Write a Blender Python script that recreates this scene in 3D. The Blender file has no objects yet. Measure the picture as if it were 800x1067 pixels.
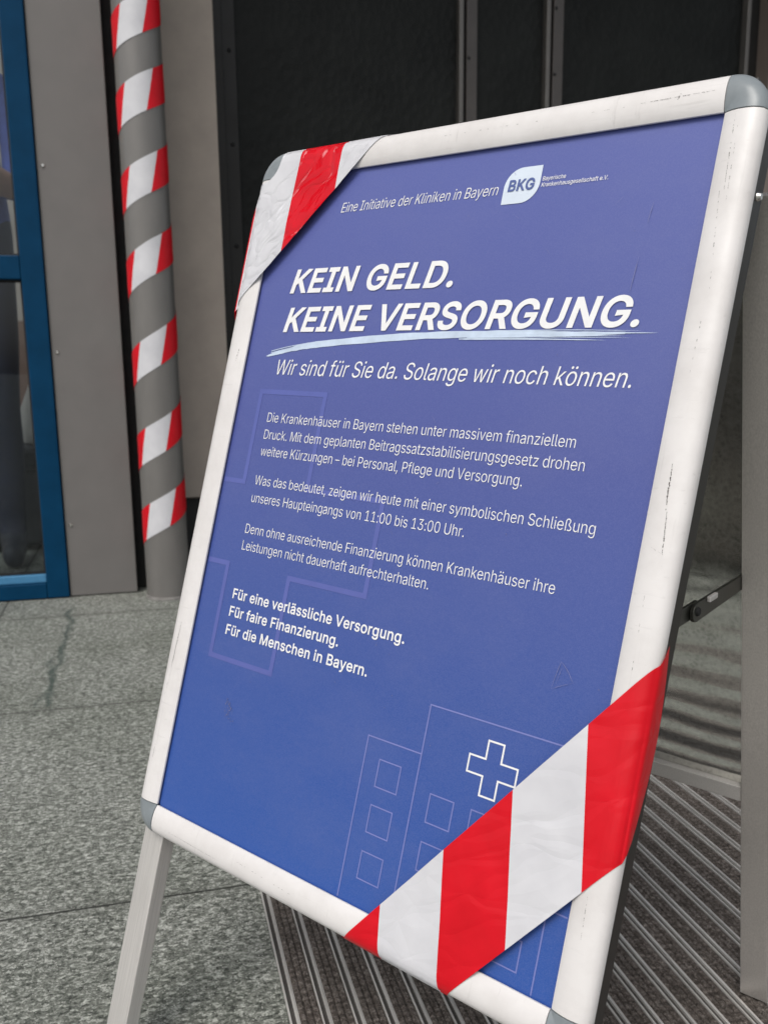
import bpy, bmesh, math, random
from mathutils import Vector, Matrix, noise
random.seed(7)
scene = bpy.context.scene
C = scene.collection

# ------------------------------------------------------------------ measures
# Everything below is measured in "sign units"; one unit is S metres.
S = 0.70
CAMH = 0.89
# building axes: E1 along the facade, E2 into the entrance, Z up
E1 = Vector((.9682, .2504, 0)); E2 = Vector((-.2504, .9682, 0)); EZ = Vector((0, 0, 1))
# front board of the A-frame: right, up, toward the reader; T = poster centre
U = Vector((.7666, -.6415, -.0283)).normalized()
VU = Vector((.2020, .1991, .9589)); VU = (VU - U * VU.dot(U)).normalized()
NF = U.cross(VU)
T = Vector((.0093, .9972, .7242))

# ------------------------------------------------------------------ camera
cam_data = bpy.data.cameras.new('camera')
cam = bpy.data.objects.new('camera', cam_data); C.objects.link(cam)
cx, cu, cb = Vector((.9999, 0, -.0102)), Vector((.0100, .1950, .9807)), Vector((.0020, -.9808, .1950))
cam.matrix_world = Matrix(((cx.x, cu.x, cb.x, 0), (cx.y, cu.y, cb.y, 0), (cx.z, cu.z, cb.z, CAMH * S), (0, 0, 0, 1)))
cam_data.sensor_fit = 'HORIZONTAL'; cam_data.sensor_width = 36; cam_data.lens = 43.2
cam_data.shift_y = 38.5 / 800
cam_data.clip_start = .02; cam_data.clip_end = 1000
cam_data.dof.use_dof = True; cam_data.dof.focus_distance = .98 * S; cam_data.dof.aperture_fstop = 18
scene.camera = cam

# ------------------------------------------------------------------ sky, sun, exposure
SUN_EL, SUN_AZ = 52, 205          # degrees; azimuth from +Y towards +X
world = bpy.data.worlds.new('World'); scene.world = world; world.use_nodes = True
nt = world.node_tree; bg = nt.nodes['Background']
sky = nt.nodes.new('ShaderNodeTexSky'); sky.sky_type = 'NISHITA'; sky.sun_disc = False
sky.sun_elevation = math.radians(SUN_EL); sky.sun_rotation = math.radians(SUN_AZ)
sky.dust_density = 4; sky.air_density = 1.0
hs = nt.nodes.new('ShaderNodeHueSaturation'); hs.inputs['Saturation'].default_value = .35
nt.links.new(sky.outputs[0], hs.inputs['Color']); nt.links.new(hs.outputs[0], bg.inputs['Color'])
bg.inputs['Strength'].default_value = .13
sd = bpy.data.lights.new('sun', 'SUN'); sd.energy = 1.3; sd.angle = math.radians(25); sd.color = (1, .955, .90)
sun = bpy.data.objects.new('sun', sd); C.objects.link(sun)
el, az = math.radians(SUN_EL), math.radians(SUN_AZ)
sdir = Vector((math.sin(az) * math.cos(el), math.cos(az) * math.cos(el), math.sin(el)))
sun.rotation_euler = sdir.to_track_quat('Z', 'Y').to_euler()
vs = scene.view_settings
vs.view_transform = 'Standard'; vs.look = 'None'; vs.gamma = 1; vs.exposure = 0.0; vs.use_curve_mapping = False

# ------------------------------------------------------------------ helpers
class Frame:
    def __init__(s, o, x, y, z): s.o, s.x, s.y, s.z = o, x, y, z
    def p(s, a, b, c): return s.o + s.x * a + s.y * b + s.z * c
    def mat(s, o=None):                     # metres
        o = (s.o if o is None else o) * S
        return Matrix(((s.x.x, s.y.x, s.z.x, o.x), (s.x.y, s.y.y, s.z.y, o.y), (s.x.z, s.y.z, s.z.z, o.z), (0, 0, 0, 1)))
FB = Frame(Vector((0, 0, 0)), E1, E2, EZ)
FS = Frame(T, U, VU, NF)
hd = Vector((0, 0, 1)).cross(U); hd -= U * hd.dot(U); hd.normalize()
if hd.dot(NF) > 0: hd = -hd                 # horizontal, away from the reader
dn = U.cross(hd); dn = dn if dn.z < 0 else -dn
RT = math.radians(14.5)
V2 = dn * math.cos(RT) + hd * math.sin(RT)   # down along the rear frame
RTOP = T + VU * .44 - NF * .03
N2 = U.cross(V2)
if N2.dot(NF) < 0: N2 = -N2                  # rear frame's inner side, towards the front board
FR = Frame(RTOP, U, -V2, N2)

class MB:
    def __init__(s): s.v, s.f, s.m, s.uv = [], [], [], []
    def face(s, idx, m=0, uv=None): s.f.append(tuple(idx)); s.m.append(m); s.uv.append(uv)
    def hexa(s, pts, m=0):
        b = len(s.v); s.v += [Vector(p) for p in pts]
        for q in ((0, 3, 2, 1), (4, 5, 6, 7), (0, 1, 5, 4), (1, 2, 6, 5), (2, 3, 7, 6), (3, 0, 4, 7)):
            s.face([b + i for i in q], m)
        return s
    def box(s, fr, x0, x1, y0, y1, z0, z1, m=0):
        return s.hexa([fr.p(x0, y0, z0), fr.p(x1, y0, z0), fr.p(x1, y1, z0), fr.p(x0, y1, z0),
                       fr.p(x0, y0, z1), fr.p(x1, y0, z1), fr.p(x1, y1, z1), fr.p(x0, y1, z1)], m)
    def poly(s, fr, pts, z, m=0):
        b = len(s.v); s.v += [fr.p(x, y, z) for x, y in pts]; s.face(range(b, b + len(pts)), m); return s
    def prism(s, fr, pts, z0, z1, m=0):
        n = len(pts); b = len(s.v)
        s.v += [fr.p(x, y, z0) for x, y in pts] + [fr.p(x, y, z1) for x, y in pts]
        s.face(range(b, b + n), m); s.face(range(b + n, b + 2 * n), m)
        for i in range(n): s.face((b + i, b + (i + 1) % n, b + n + (i + 1) % n, b + n + i), m)
        return s
    def sweep(s, rings, m=0, closed=True, caps=True):
        b = len(s.v); n = len(rings[0])
        for r in rings: s.v += list(r)
        for k in range(len(rings) - 1):
            for i in range(n if closed else n - 1):
                j = (i + 1) % n
                s.face((b + k * n + i, b + k * n + j, b + (k + 1) * n + j, b + (k + 1) * n + i), m)
        if caps:
            s.face([b + i for i in range(n)], m); s.face([b + (len(rings) - 1) * n + i for i in range(n)], m)
        return s
    def cyl(s, o, ax, r, h, n=20, m=0, r2=None):
        ax = ax.normalized(); t = ax.orthogonal().normalized(); w = ax.cross(t)
        r2 = r if r2 is None else r2
        ring = lambda c, q: [c + (t * math.cos(a) + w * math.sin(a)) * q for a in (2 * math.pi * i / n for i in range(n))]
        return s.sweep([ring(o, r), ring(o + ax * h, r2)], m)

ROOTS = {}
def tag(o, label=None, cat=None, group=None, kind=None):
    if label: o['label'] = label
    if cat: o['category'] = cat
    if group: o['group'] = group
    if kind: o['kind'] = kind
    return o
def thing(name, label, cat, fr, base, group=None):
    o = bpy.data.objects.new(name, None); C.objects.link(o); o.empty_display_size = .05
    mw = fr.mat(base); o.matrix_world = mw; ROOTS[o] = mw
    return tag(o, label, cat, group, 'thing')
def obj(name, mb, mats, parent=None, fr=None, base=None, smooth=False, bevel=0, recalc=True, solid=0):
    if not isinstance(mats, (list, tuple)): mats = [mats]
    mw = ROOTS[parent] if parent is not None else (fr or FB).mat(base)
    inv = mw.inverted()
    me = bpy.data.meshes.new(name)
    me.from_pydata([inv @ (v * S) for v in mb.v], [], mb.f)
    for m in mats: me.materials.append(m)
    for p, k in zip(me.polygons, mb.m): p.material_index = k; p.use_smooth = bool(smooth)
    if any(mb.uv):
        L = me.uv_layers.new(name='UVMap').data
        for p, q in zip(me.polygons, mb.uv):
            if q:
                for li, c in zip(p.loop_indices, q): L[li].uv = c
    me.update()
    if recalc:
        bm = bmesh.new(); bm.from_mesh(me); bmesh.ops.recalc_face_normals(bm, faces=bm.faces); bm.to_mesh(me); bm.free()
    if smooth and smooth is not True:
        me.set_sharp_from_angle(angle=math.radians(smooth))
    o = bpy.data.objects.new(name, me); C.objects.link(o)
    if parent is not None: o.parent = parent
    else: o.matrix_world = mw
    ROOTS[o] = mw
    if bevel:
        b = o.modifiers.new('bevel', 'BEVEL'); b.width = bevel * S; b.segments = 2; b.limit_method = 'ANGLE'
    if solid:
        b = o.modifiers.new('solid', 'SOLIDIFY'); b.thickness = solid * S; b.offset = -1
    return o

def add_marks(o, mb, mat):
    """surface marks become faces of the part they are on"""
    me = o.data; me.materials.append(mat); k = len(me.materials) - 1; inv = ROOTS[o].inverted()
    bm = bmesh.new(); bm.from_mesh(me); vs_ = [bm.verts.new(inv @ (v * S)) for v in mb.v]
    for f_ in mb.f:
        try: q = bm.faces.new([vs_[i] for i in f_]); q.material_index = k
        except ValueError: pass
    bm.to_mesh(me); bm.free()

# ------------------------------------------------------------------ materials
class Mat:
    def __init__(s, name, col=(.5, .5, .5), rough=.5, metal=0, spec=.5):
        s.m = bpy.data.materials.new(name); s.m.use_nodes = True
        s.t = s.m.node_tree; s.b = s.t.nodes['Principled BSDF']
        s.b.inputs['Base Color'].default_value = (*col, 1); s.b.inputs['Roughness'].default_value = rough
        s.b.inputs['Metallic'].default_value = metal; s.b.inputs['Specular IOR Level'].default_value = spec
        s.tc = None
    def n(s, typ, **kw):
        k = s.t.nodes.new(typ)
        for a, v in kw.items(): setattr(k, a, v)
        return k
    def l(s, a, b): s.t.links.new(a, b)
    def co(s, scale=(1, 1, 1), loc=(0, 0, 0), out='Object'):
        if s.tc is None: s.tc = s.n('ShaderNodeTexCoord')
        mp = s.n('ShaderNodeMapping'); mp.inputs['Scale'].default_value = scale; mp.inputs['Location'].default_value = loc
        s.l(s.tc.outputs[out], mp.inputs['Vector']); return mp.outputs[0]
    def noise(s, scale, detail=4, rough=.55, stretch=(1, 1, 1), dist=0, loc=(0, 0, 0)):
        k = s.n('ShaderNodeTexNoise'); k.inputs['Scale'].default_value = scale; k.inputs['Detail'].default_value = detail
        k.inputs['Roughness'].default_value = rough; k.inputs['Distortion'].default_value = dist
        s.l(s.co(stretch, loc), k.inputs['Vector']); return k.outputs['Fac']
    def ramp(s, fac, stops):
        k = s.n('ShaderNodeValToRGB'); e = k.color_ramp.elements
        while len(e) < len(stops): e.new(.5)
        for q, (p, c) in zip(e, stops):
            q.position = p; q.color = (*c, 1) if isinstance(c, (tuple, list)) else (c, c, c, 1)
        s.l(fac, k.inputs[0]); return k.outputs[0]
    def math(s, op, a, b=None, clamp=False):
        k = s.n('ShaderNodeMath', operation=op); k.use_clamp = clamp
        for i, q in enumerate((a, b)):
            if q is None: continue
            if isinstance(q, (int, float)): k.inputs[i].default_value = q
            else: s.l(q, k.inputs[i])
        return k.outputs[0]
    def mix(s, fac, a, b, blend='MIX'):
        k = s.n('ShaderNodeMix', data_type='RGBA', blend_type=blend)
        for i, q in ((0, fac), (6, a), (7, b)):
            if isinstance(q, (int, float)): k.inputs[i].default_value = q
            elif isinstance(q, (tuple, list)): k.inputs[i].default_value = (*q, 1)
            else: s.l(q, k.inputs[i])
        return k.outputs[2]
    def xyz(s, scale=(1, 1, 1)):
        k = s.n('ShaderNodeSeparateXYZ'); s.l(s.co(scale), k.inputs[0]); return k.outputs
    def base(s, c): s.l(c, s.b.inputs['Base Color'])
    def rough(s, r): s.l(r, s.b.inputs['Roughness'])
    def bump(s, h, strength=.3, dist=.001):
        k = s.n('ShaderNodeBump'); k.inputs['Strength'].default_value = strength; k.inputs['Distance'].default_value = dist
        s.l(h, k.inputs['Height']); s.l(k.outputs[0], s.b.inputs['Normal'])

def mottled(name, col, rough=.5, metal=0, scale=30, amt=.12, stretch=(1, 1, 1), bump=0, bscale=None, spec=.5):
    m = Mat(name, col, rough, metal, spec)
    f = m.noise(scale, 5, .6, stretch)
    m.base(m.ramp(f, [(.3, tuple(c * (1 - amt) for c in col)), (.7, tuple(min(1, c * (1 + amt)) for c in col))]))
    m.rough(m.ramp(f, [(.3, rough * .88), (.7, min(1, rough * 1.12))]))
    if bump: m.bump(m.noise(bscale or scale * 3, 3, .6, stretch), bump)
    return m.m

# snap-frame aluminium with faint smudges
m = Mat('pale_anodised_aluminium', rough=.36)
f = m.noise(22, 6, .65); g = m.noise(180, 3, .7)
c = m.ramp(f, [(.30, (.665, .640, .625)), (.62, (.76, .738, .725))])
lg_ = m.math('MAXIMUM', m.noise(1, 5, .65, (220, 9, 220)), m.noise(1, 5, .65, (9, 220, 220)))   # faint handling streaks along the rails
c = m.mix(m.ramp(lg_, [(.62, 0.0), (.76, .40)]), c, (.45, .43, .415))
sp = m.ramp(g, [(.70, 0.0), (.80, .30)])
m.base(m.mix(sp, c, (.35, .33, .31))); m.rough(m.ramp(f, [(.3, .46), (.7, .32)]))
m.bump(m.noise(60, 3), .06, .0006)
M_FRAME = m.m
m = Mat('grey_plastic_cap', rough=.33)
f = m.noise(70, 5, .65); g = m.noise(35, 3, .7, dist=1.5)
m.base(m.mix(m.ramp(g, [(.60, 0.0), (.72, .55)]), m.ramp(f, [(.3, (.20, .225, .24)), (.7, (.25, .28, .295))]), (.50, .53, .55)))
m.bump(f, .15, .0005); M_CAP = m.m
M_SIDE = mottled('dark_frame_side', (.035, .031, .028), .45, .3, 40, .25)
def brushed(name, col, rough, stretch, metal=1.0):
    m = Mat(name, col, rough, metal)
    f = m.noise(1.0, 4, .7, stretch); g = m.noise(9, 5, .6)
    c = m.ramp(f, [(.3, tuple(q * .86 for q in col)), (.7, tuple(min(1, q * 1.1) for q in col))])
    m.base(m.mix(m.ramp(g, [(.45, 0.0), (.75, .35)]), c, tuple(q * .72 for q in col)))
    m.rough(m.ramp(f, [(.3, rough * .85), (.7, rough * 1.15)])); m.bump(f, .05, .0003)
    return m.m
M_LEG = brushed('brushed_aluminium_leg', (.62, .60, .575), .42, (900, 14, 900), .35)
M_LEGR = brushed('brushed_aluminium_rear_leg', (.64, .61, .575), .38, (900, 10, 900), .6)
# galvanised sheet: spangles and blotches
m = Mat('galvanised_sheet', rough=.26, metal=1)
v = m.n('ShaderNodeTexVoronoi'); v.inputs['Scale'].default_value = 260; m.l(m.co(), v.inputs['Vector'])
f = m.noise(45, 6, .7)
w = m.math('ADD', m.math('MULTIPLY', v.outputs['Distance'], .5), f)
m.base(m.ramp(w, [(.40, (.42, .42, .39)), (.58, (.60, .60, .57)), (.85, (.74, .74, .70))]))
m.rough(m.ramp(f, [(.35, .20), (.65, .11)]))
m_galv, f_galv = m, f; M_GALV = m.m
M_STAY = mottled('dark_steel_stay', (.085, .085, .075), .38, .8, 60, .25)
M_STEEL = mottled('polished_screw_steel', (.62, .61, .58), .25, 1, 200, .1)

# printed poster: blue print shading to violet, sky haze painted into the paler top
m = Mat('printed_blue_poster', rough=.34)
y = m.xyz()[1]
YB = None
m_poster = m                                   # finished once the sign root is placed
M_WHITE = mottled('white_print', (.84, .84, .84), .4, 0, 90, .04)
M_PALE = mottled('pale_blue_print', (.56, .66, .80), .4, 0, 60, .12)
M_GHOST = mottled('light_violet_print', (.100, .125, .39), .36, 0, 30, .06)
M_LINE = mottled('lilac_line_print', (.19, .215, .51), .36, 0, 60, .05)
M_LOGOBLUE = mottled('logo_blue_print', (.09, .13, .33), .4, 0, 60, .05)
M_SCUFF = mottled('black_scuff', (.09, .082, .078), .7, 0, 300, .4)
M_SCRATCH = mottled('pale_scratch', (.19, .205, .40), .5, 0, 200, .2)
M_DIRT = mottled('grey_dirt_smudge', (.15, .15, .27), .6, 0, 300, .3)

def tape_mat(name, rough, bscale, bstr, dist, ang=0):
    m = Mat(name, rough=rough)
    uv = m.n('ShaderNodeUVMap'); uv.uv_map = 'UVMap'
    sx = m.n('ShaderNodeSeparateXYZ'); m.l(uv.outputs[0], sx.inputs[0])
    fr = m.math('FRACT', m.math('MULTIPLY', m.math('ADD', sx.outputs[0], 100.0), .5))
    red = m.math('GREATER_THAN', fr, .5)
    f = m.noise(25, 4)
    m.base(m.mix(red, m.ramp(f, [(.3, (.60, .60, .63)), (.7, (.68, .68, .705))]), m.ramp(f, [(.3, (.60, .0030, .011)), (.7, (.70, .0045, .016))])))
    m.b.inputs['Specular IOR Level'].default_value = .35
    # crumpled film: creases between flat facets
    nz = m.n('ShaderNodeTexNoise'); nz.inputs['Scale'].default_value = bscale * .8; m.l(m.co(), nz.inputs['Vector'])
    va = m.n('ShaderNodeVectorMath', operation='MULTIPLY_ADD'); m.l(nz.outputs['Color'], va.inputs[0]); va.inputs[1].default_value = (.035,) * 3
    mp = m.n('ShaderNodeMapping'); mp.vector_type = 'TEXTURE'; mp.inputs['Rotation'].default_value = (0, 0, math.radians(ang)); mp.inputs['Scale'].default_value = (2.6, .9, 1)
    m.l(m.tc.outputs['Object'], mp.inputs['Vector']); m.l(mp.outputs[0], va.inputs[2])
    h = None
    for sc_, wt, wd in ((bscale, 1.0, .10), (bscale * 2.3, .45, .14)):
        v = m.n('ShaderNodeTexVoronoi', feature='DISTANCE_TO_EDGE'); v.inputs['Scale'].default_value = sc_; m.l(va.outputs[0], v.inputs['Vector'])
        q = m.math('MULTIPLY', m.math('MINIMUM', v.outputs['Distance'], wd), wt); h = q if h is None else m.math('ADD', h, q)
    h = m.math('ADD', h, m.math('MULTIPLY', nz.outputs['Fac'], .5))
    m.bump(h, bstr, dist)
    m.b.inputs['Transmission Weight'].default_value = 0
    return m.m
M_TAPE = tape_mat('red_white_barrier_tape', .28, 17, .55, .006, 25)
M_TAPE2 = tape_mat('crinkled_barrier_tape', .14, 26, 1.0, .007, 42)
M_TAPE3 = tape_mat('barrier_tape_on_pillar', .40, 12, .10, .003)

# granite slabs
m = Mat('flamed_granite_slabs', rough=.62)
f1 = m.noise(150, 5, .75, (.72, 1, 1)); f2 = m.noise(380, 3, .7, (.8, 1, 1)); f3 = m.noise(2.2, 5, .6)
v = m.n('ShaderNodeTexVoronoi'); v.inputs['Scale'].default_value = 300; m.l(m.co((1, .7, 1)), v.inputs['Vector'])
vc = m.n('ShaderNodeTexVoronoi'); vc.inputs['Scale'].default_value = 300; m.l(m.co((.62, 1, 1)), vc.inputs['Vector'])
sc_ = m.n('ShaderNodeSeparateColor'); m.l(vc.outputs['Color'], sc_.inputs[0])
vd = m.n('ShaderNodeTexVoronoi'); vd.inputs['Scale'].default_value = 620; m.l(m.co((.8, 1, 1)), vd.inputs['Vector'])
sd_ = m.n('ShaderNodeSeparateColor'); m.l(vd.outputs['Color'], sd_.inputs[0])
gs = m.math('ADD', m.math('MULTIPLY', f1, .55), m.math('MULTIPLY', f2, .15))
gs = m.math('ADD', gs, m.math('ADD', m.math('MULTIPLY', sc_.outputs[0], .17), m.math('MULTIPLY', sd_.outputs[1], .13)))
c = m.ramp(gs, [(.355, (.050, .056, .049)), (.455, (.170, .182, .162)), (.54, (.300, .315, .286)), (.65, (.72, .735, .70))])
spk = m.math('LESS_THAN', v.outputs['Distance'], .24)
rnd = m.n('ShaderNodeSeparateColor'); m.l(v.outputs['Color'], rnd.inputs[0])
spk = m.math('MULTIPLY', spk, m.math('GREATER_THAN', rnd.outputs[0], .60))
c = m.mix(m.math('MULTIPLY', spk, .75), c, (.62, .63, .60))
c = m.mix(m.ramp(f3, [(.42, 0.0), (.66, .85)]), c, m.mix(1, c, (.70, .72, .68), 'MULTIPLY'))
X = m.xyz()
pp = lambda a, off, per: m.math('PINGPONG', m.math('ADD', a, 100 * per - off), per / 2)
j2 = pp(X[1], 1.484 * S, .988 * S); j1 = pp(X[0], -.555 * S, 1.0 * S)
jd = m.math('MINIMUM', j1, j2)
jm = m.math('LESS_THAN', jd, .0027 * S)
edge = m.ramp(m.math('DIVIDE', jd, .03 * S), [(.0, .38), (1.0, 0.0)])
c = m.mix(edge, c, (.12, .125, .11))
c = m.mix(m.math('MULTIPLY', jm, .9), c, (.024, .026, .022))
# slabs differ a little in tone
sl = m.n('ShaderNodeTexWhiteNoise', noise_dimensions='2D'); cb = m.n('ShaderNodeCombineXYZ')
m.l(m.math('FLOOR', m.math('DIVIDE', m.math('ADD', X[0], (.555 + 50) * S), 1.0 * S)), cb.inputs[0])
m.l(m.math('FLOOR', m.math('DIVIDE', m.math('ADD', X[1], .988 * 50 * S - 1.484 * S), .988 * S)), cb.inputs[1]); m.l(cb.outputs[0], sl.inputs['Vector'])
c = m.mix(1, c, m.ramp(sl.outputs['Value'], [(0, (.86, .86, .84)), (1, (1.0, 1.0, .985))]), 'MULTIPLY')
# old water stain running across one slab in two strands
for off, amp, y0_, y1_, w_, lo_, k_ in ((.300, .085, 2.50, 3.58, .013, 0., .70), (.318, .13, 2.50, 3.08, .010, 7., .55)):
    wob = m.math('MULTIPLY', m.math('SUBTRACT', m.noise(5, 5, .6, loc=(lo_, 0, 0)), .5), amp)
    st = m.math('ABSOLUTE', m.math('ADD', m.math('ADD', X[0], off * S), wob))
    st = m.ramp(m.math('DIVIDE', st, w_ * S), [(.15, 1.0), (1.0, 0.0)])
    rng = m.math('MULTIPLY', m.math('GREATER_THAN', X[1], y0_ * S), m.math('LESS_THAN', X[1], y1_ * S))
    c = m.mix(m.math('MULTIPLY', m.math('MULTIPLY', st, rng), k_), c, (.035, .060, .050))
m.base(c)
m.rough(m.ramp(gs, [(.4, .72), (.65, .42)]))
m.bump(m.math('SUBTRACT', m.math('ADD', gs, m.math('MULTIPLY', f1, .6)), m.math('MULTIPLY', jm, 1.2)), .75, .0035)
M_GROUND = m.m

M_PANEL = mottled('grey_coated_panel', (.160, .152, .145), .55, 0, 12, .06, bump=.05, bscale=900)
M_BLUE = mottled('blue_coated_frame', (.0018, .040, .098), .42, .0, 14, .12, spec=.10)
M_SILL = mottled('light_blue_sill', (.06, .22, .40), .3, 0, 30, .1)
M_BLACK = mottled('black_gasket_and_shade', (.008, .008, .008), .7, 0, 30, .2)
M_PIPE = mottled('grey_pipe_coating', (.185, .177, .168), .33, .15, 16, .10, (1, 1, .3))
M_BEIGE = mottled('beige_wall_paint', (.41, .357, .31), .75, 0, 9, .10, bump=.15, bscale=250)
M_PLINTH = mottled('dark_plinth', (.02, .02, .02), .7, 0, 20, .2)
m = Mat('dark_embossed_panel', rough=.5, spec=.22)
v = m.n('ShaderNodeTexVoronoi'); v.inputs['Scale'].default_value = 42; m.l(m.co((1, 1, .75)), v.inputs['Vector'])
f = m.noise(5, 4)
m.base(m.ramp(f, [(.3, (.0065, .0075, .007)), (.7, (.013, .0145, .0135))]))
m.bump(m.math('ADD', v.outputs['Distance'], m.math('MULTIPLY', m.noise(160, 3), .3)), .38, .006); M_DARK = m.m
M_MULL = mottled('brown_grey_mullion', (.085, .076, .071), .4, .3, 14, .12)
M_TRIM = mottled('bright_trim_strip', (.16, .15, .14), .4, .4, 14, .12)
M_BROWN = mottled('brown_jamb_coating', (.20, .165, .145), .5, 0, 12, .08)
M_DOORFR = mottled('near_black_door_frame', (.014, .013, .012), .5, .1, 14, .2)
M_RAIL = mottled('mat_rail_aluminium', (.66, .64, .61), .40, .25, 60, .15, (1, .2, 1))
M_GAP = mottled('mat_gap_rubber', (.03, .028, .026), .8, 0, 30, .2)
m = Mat('brown_ribbed_carpet', rough=.95, spec=.1)
f = m.noise(700, 4, .7); g = m.noise(18, 4)
X = m.xyz()
rib = m.math('PINGPONG', m.math('ADD', X[1], 10.0), .0048); f2 = m.noise(260, 3, .6)
c = m.ramp(m.math('ADD', m.math('MULTIPLY', f, .5), m.math('MULTIPLY', f2, .5)), [(.36, (.050, .042, .036)), (.50, (.150, .128, .113)), (.62, (.36, .32, .29))])
m.base(m.mix(m.ramp(g, [(.4, 0.0), (.7, .4)]), c, (.10, .090, .080)))
m.bump(m.math('ADD', m.math('MULTIPLY', m.math('DIVIDE', rib, .0048), .6), f), 1.0, .003); M_CARPET = m.m
M_CANOPY = mottled('grey_shade_canopy', (.30, .29, .28), .7, 0, 6, .08)
m = Mat('interior_render', rough=.8)
f = m.noise(3, 5)
m.base(m.ramp(f, [(.3, (.22, .20, .185)), (.7, (.32, .30, .28))])); M_INT = m.m
m = Mat('stained_dado', rough=.7)
f = m.noise(2.5, 6, .65); g = m.noise(1.2, 3)
m.base(m.mix(m.ramp(g, [(.45, 0.0), (.6, .6)]), m.ramp(f, [(.35, (.045, .042, .040)), (.55, (.13, .12, .11)), (.7, (.20, .18, .165))]), (.13, .065, .045))); M_DADO = m.m
m = Mat('window_glass', rough=0)
gl = m.n('ShaderNodeBsdfGlossy'); gl.inputs['Roughness'].default_value = .0; gl.inputs['Color'].default_value = (.9, .95, 1, 1)
tr = m.n('ShaderNodeBsdfTransparent'); tr.inputs['Color'].default_value = (.80, .86, .86, 1)
fz = m.n('ShaderNodeFresnel'); fz.inputs['IOR'].default_value = 1.55
mx = m.n('ShaderNodeMixShader'); m.l(fz.outputs[0], mx.inputs[0]); m.l(tr.outputs[0], mx.inputs[1]); m.l(gl.outputs[0], mx.inputs[2])
m.l(mx.outputs[0], m.t.nodes['Material Output'].inputs['Surface']); M_GLASS = m.m
M_SHIRT = mottled('blue_shirt_cloth', (.075, .105, .36), .85, 0, 25, .2, bump=.4, bscale=18)
M_TROUS = mottled('navy_trouser_cloth', (.016, .020, .045), .85, 0, 25, .25, bump=.3, bscale=18)
M_SKIN = mottled('skin', (.50, .29, .21), .5, 0, 30, .08)
M_HAIR = mottled('brown_hair', (.045, .028, .018), .6, 0, 80, .3, (1, 1, .2), .4)
M_SHOE = mottled('dark_shoe', (.02, .025, .04), .5, 0, 30, .2)
M_BAGC = mottled('pale_bag_cloth', (.50, .48, .45), .8, 0, 20, .12, bump=.5, bscale=12)
M_STOOL = mottled('charcoal_upholstery', (.030, .033, .040), .7, 0, 20, .2, bump=.3, bscale=40)

# ------------------------------------------------------------------ ground
gm = MB(); gm.poly(FB, [(-200, -200), (200, -200), (200, 200), (-200, 200)], 0)
tag(obj('ground', gm, M_GROUND, recalc=False), kind='structure')

# ------------------------------------------------------------------ unseen canopy added over the entrance to shade the backdrop
W0 = 3.757                                   # facade plane (distance along E2)
o = obj('unseen_shade_canopy', MB().box(FB, -4, 7, 3.1, 4.85, 4.1, 4.3), M_CANOPY); tag(o, kind='structure')

# ------------------------------------------------------------------ facade panel with screws, beside the glass door
p0 = FB.p(-.195, W0, 0)
r = thing('facade_panel', 'tall grey sheet metal wall panel with small screws between blue door and grey pillar', 'wall panel', FB, p0)
obj('panel_sheet', MB().box(FB, -.3235, -.066, W0, W0 + .06, .004, 4.09), M_PANEL, r, bevel=.003)
for z in (.29, .953, 1.619, 2.285):
    obj('screw', MB().cyl(FB.p(-.303, W0, z), -E2, .0085, .005, 14, r2=.005), M_STEEL, r, smooth=40)

# ------------------------------------------------------------------ blue framed glass door
r = thing('glass_door', 'blue framed glass door with a horizontal middle rail beside grey panel', 'door', FB, FB.p(-1.0, W0, 0))
X0, X1 = -1.90, -.3265
def door_rail(nm, x0, x1, z0, z1, m=M_BLUE, y0=W0 - .012, y1=W0 + .07):
    return obj(nm, MB().box(FB, x0, x1, y0, y1, z0, z1), m, r, bevel=.004)
door_rail('stile', -.4085, X1, .004, 4.09); door_rail('stile', X0, X0 + .082, .004, 4.09)
door_rail('bottom_rail', X0 + .0825, -.409, .004, .064)
door_rail('glazing_bead', X0 + .0825, -.409, .0645, .098, M_SILL, W0 + .004, W0 + .05)
door_rail('middle_rail', X0 + .0825, -.409, 1.217, 1.302)
door_rail('top_rail', X0 + .0825, -.409, 3.5, 3.6)
for z0, z1 in ((.0985, 1.2165), (1.3025, 3.4995)):
    obj('glass_pane', MB().poly(Frame(FB.p(0, W0 + .03, 0), E1, EZ, -E2), [(X0 + .0825, z0), (-.409, z0), (-.409, z1), (X0 + .0825, z1)], 0), M_GLASS, r)
    g = MB()
    for a, b2, c0, d0 in ((X0 + .0825, -.409, z0, z0 + .008), (X0 + .0825, -.409, z1 - .008, z1), (-.417, -.409, z0 + .008, z1 - .008), (X0 + .0825, X0 + .0905, z0 + .008, z1 - .008)):
        g.box(FB, a, b2, W0 + .018, W0 + .028, c0, d0)
    obj('gasket', g, M_BLACK, r)

# ------------------------------------------------------------------ room behind the glass
tag(obj('interior_wall', MB().box(FB, -6, -.11, 7.6, 7.7, 1.25, 4.2), M_INT), kind='structure')
tag(obj('interior_dado', MB().box(FB, -6, -.11, 7.58, 7.7, 0.004, 1.249), M_DADO), kind='structure')
tag(obj('partition_wall', MB().box(FB, -.10, -.07, W0 + .062, 4.85, .004, 4.09), M_INT), kind='structure')

# ------------------------------------------------------------------ recess wall behind the pillar
r = thing('recess_wall', 'beige rendered wall in the recess behind the taped pillar', 'wall', FB, FB.p(.2, 4.2, 0))
obj('wall_face', MB().box(FB, .02, .372, 4.2, 4.58, .315, 4.09), M_BEIGE, r, bevel=.006)
obj('plinth', MB().box(FB, .02, .365, 4.23, 4.58, .004, .312), M_PLINTH, r)
obj('recess_shade', MB().box(FB, -.0655, .018, 3.84, 4.58, .004, 4.09), M_BLACK, r)  # solid black fill: shade of the recess put into the colour

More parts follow.
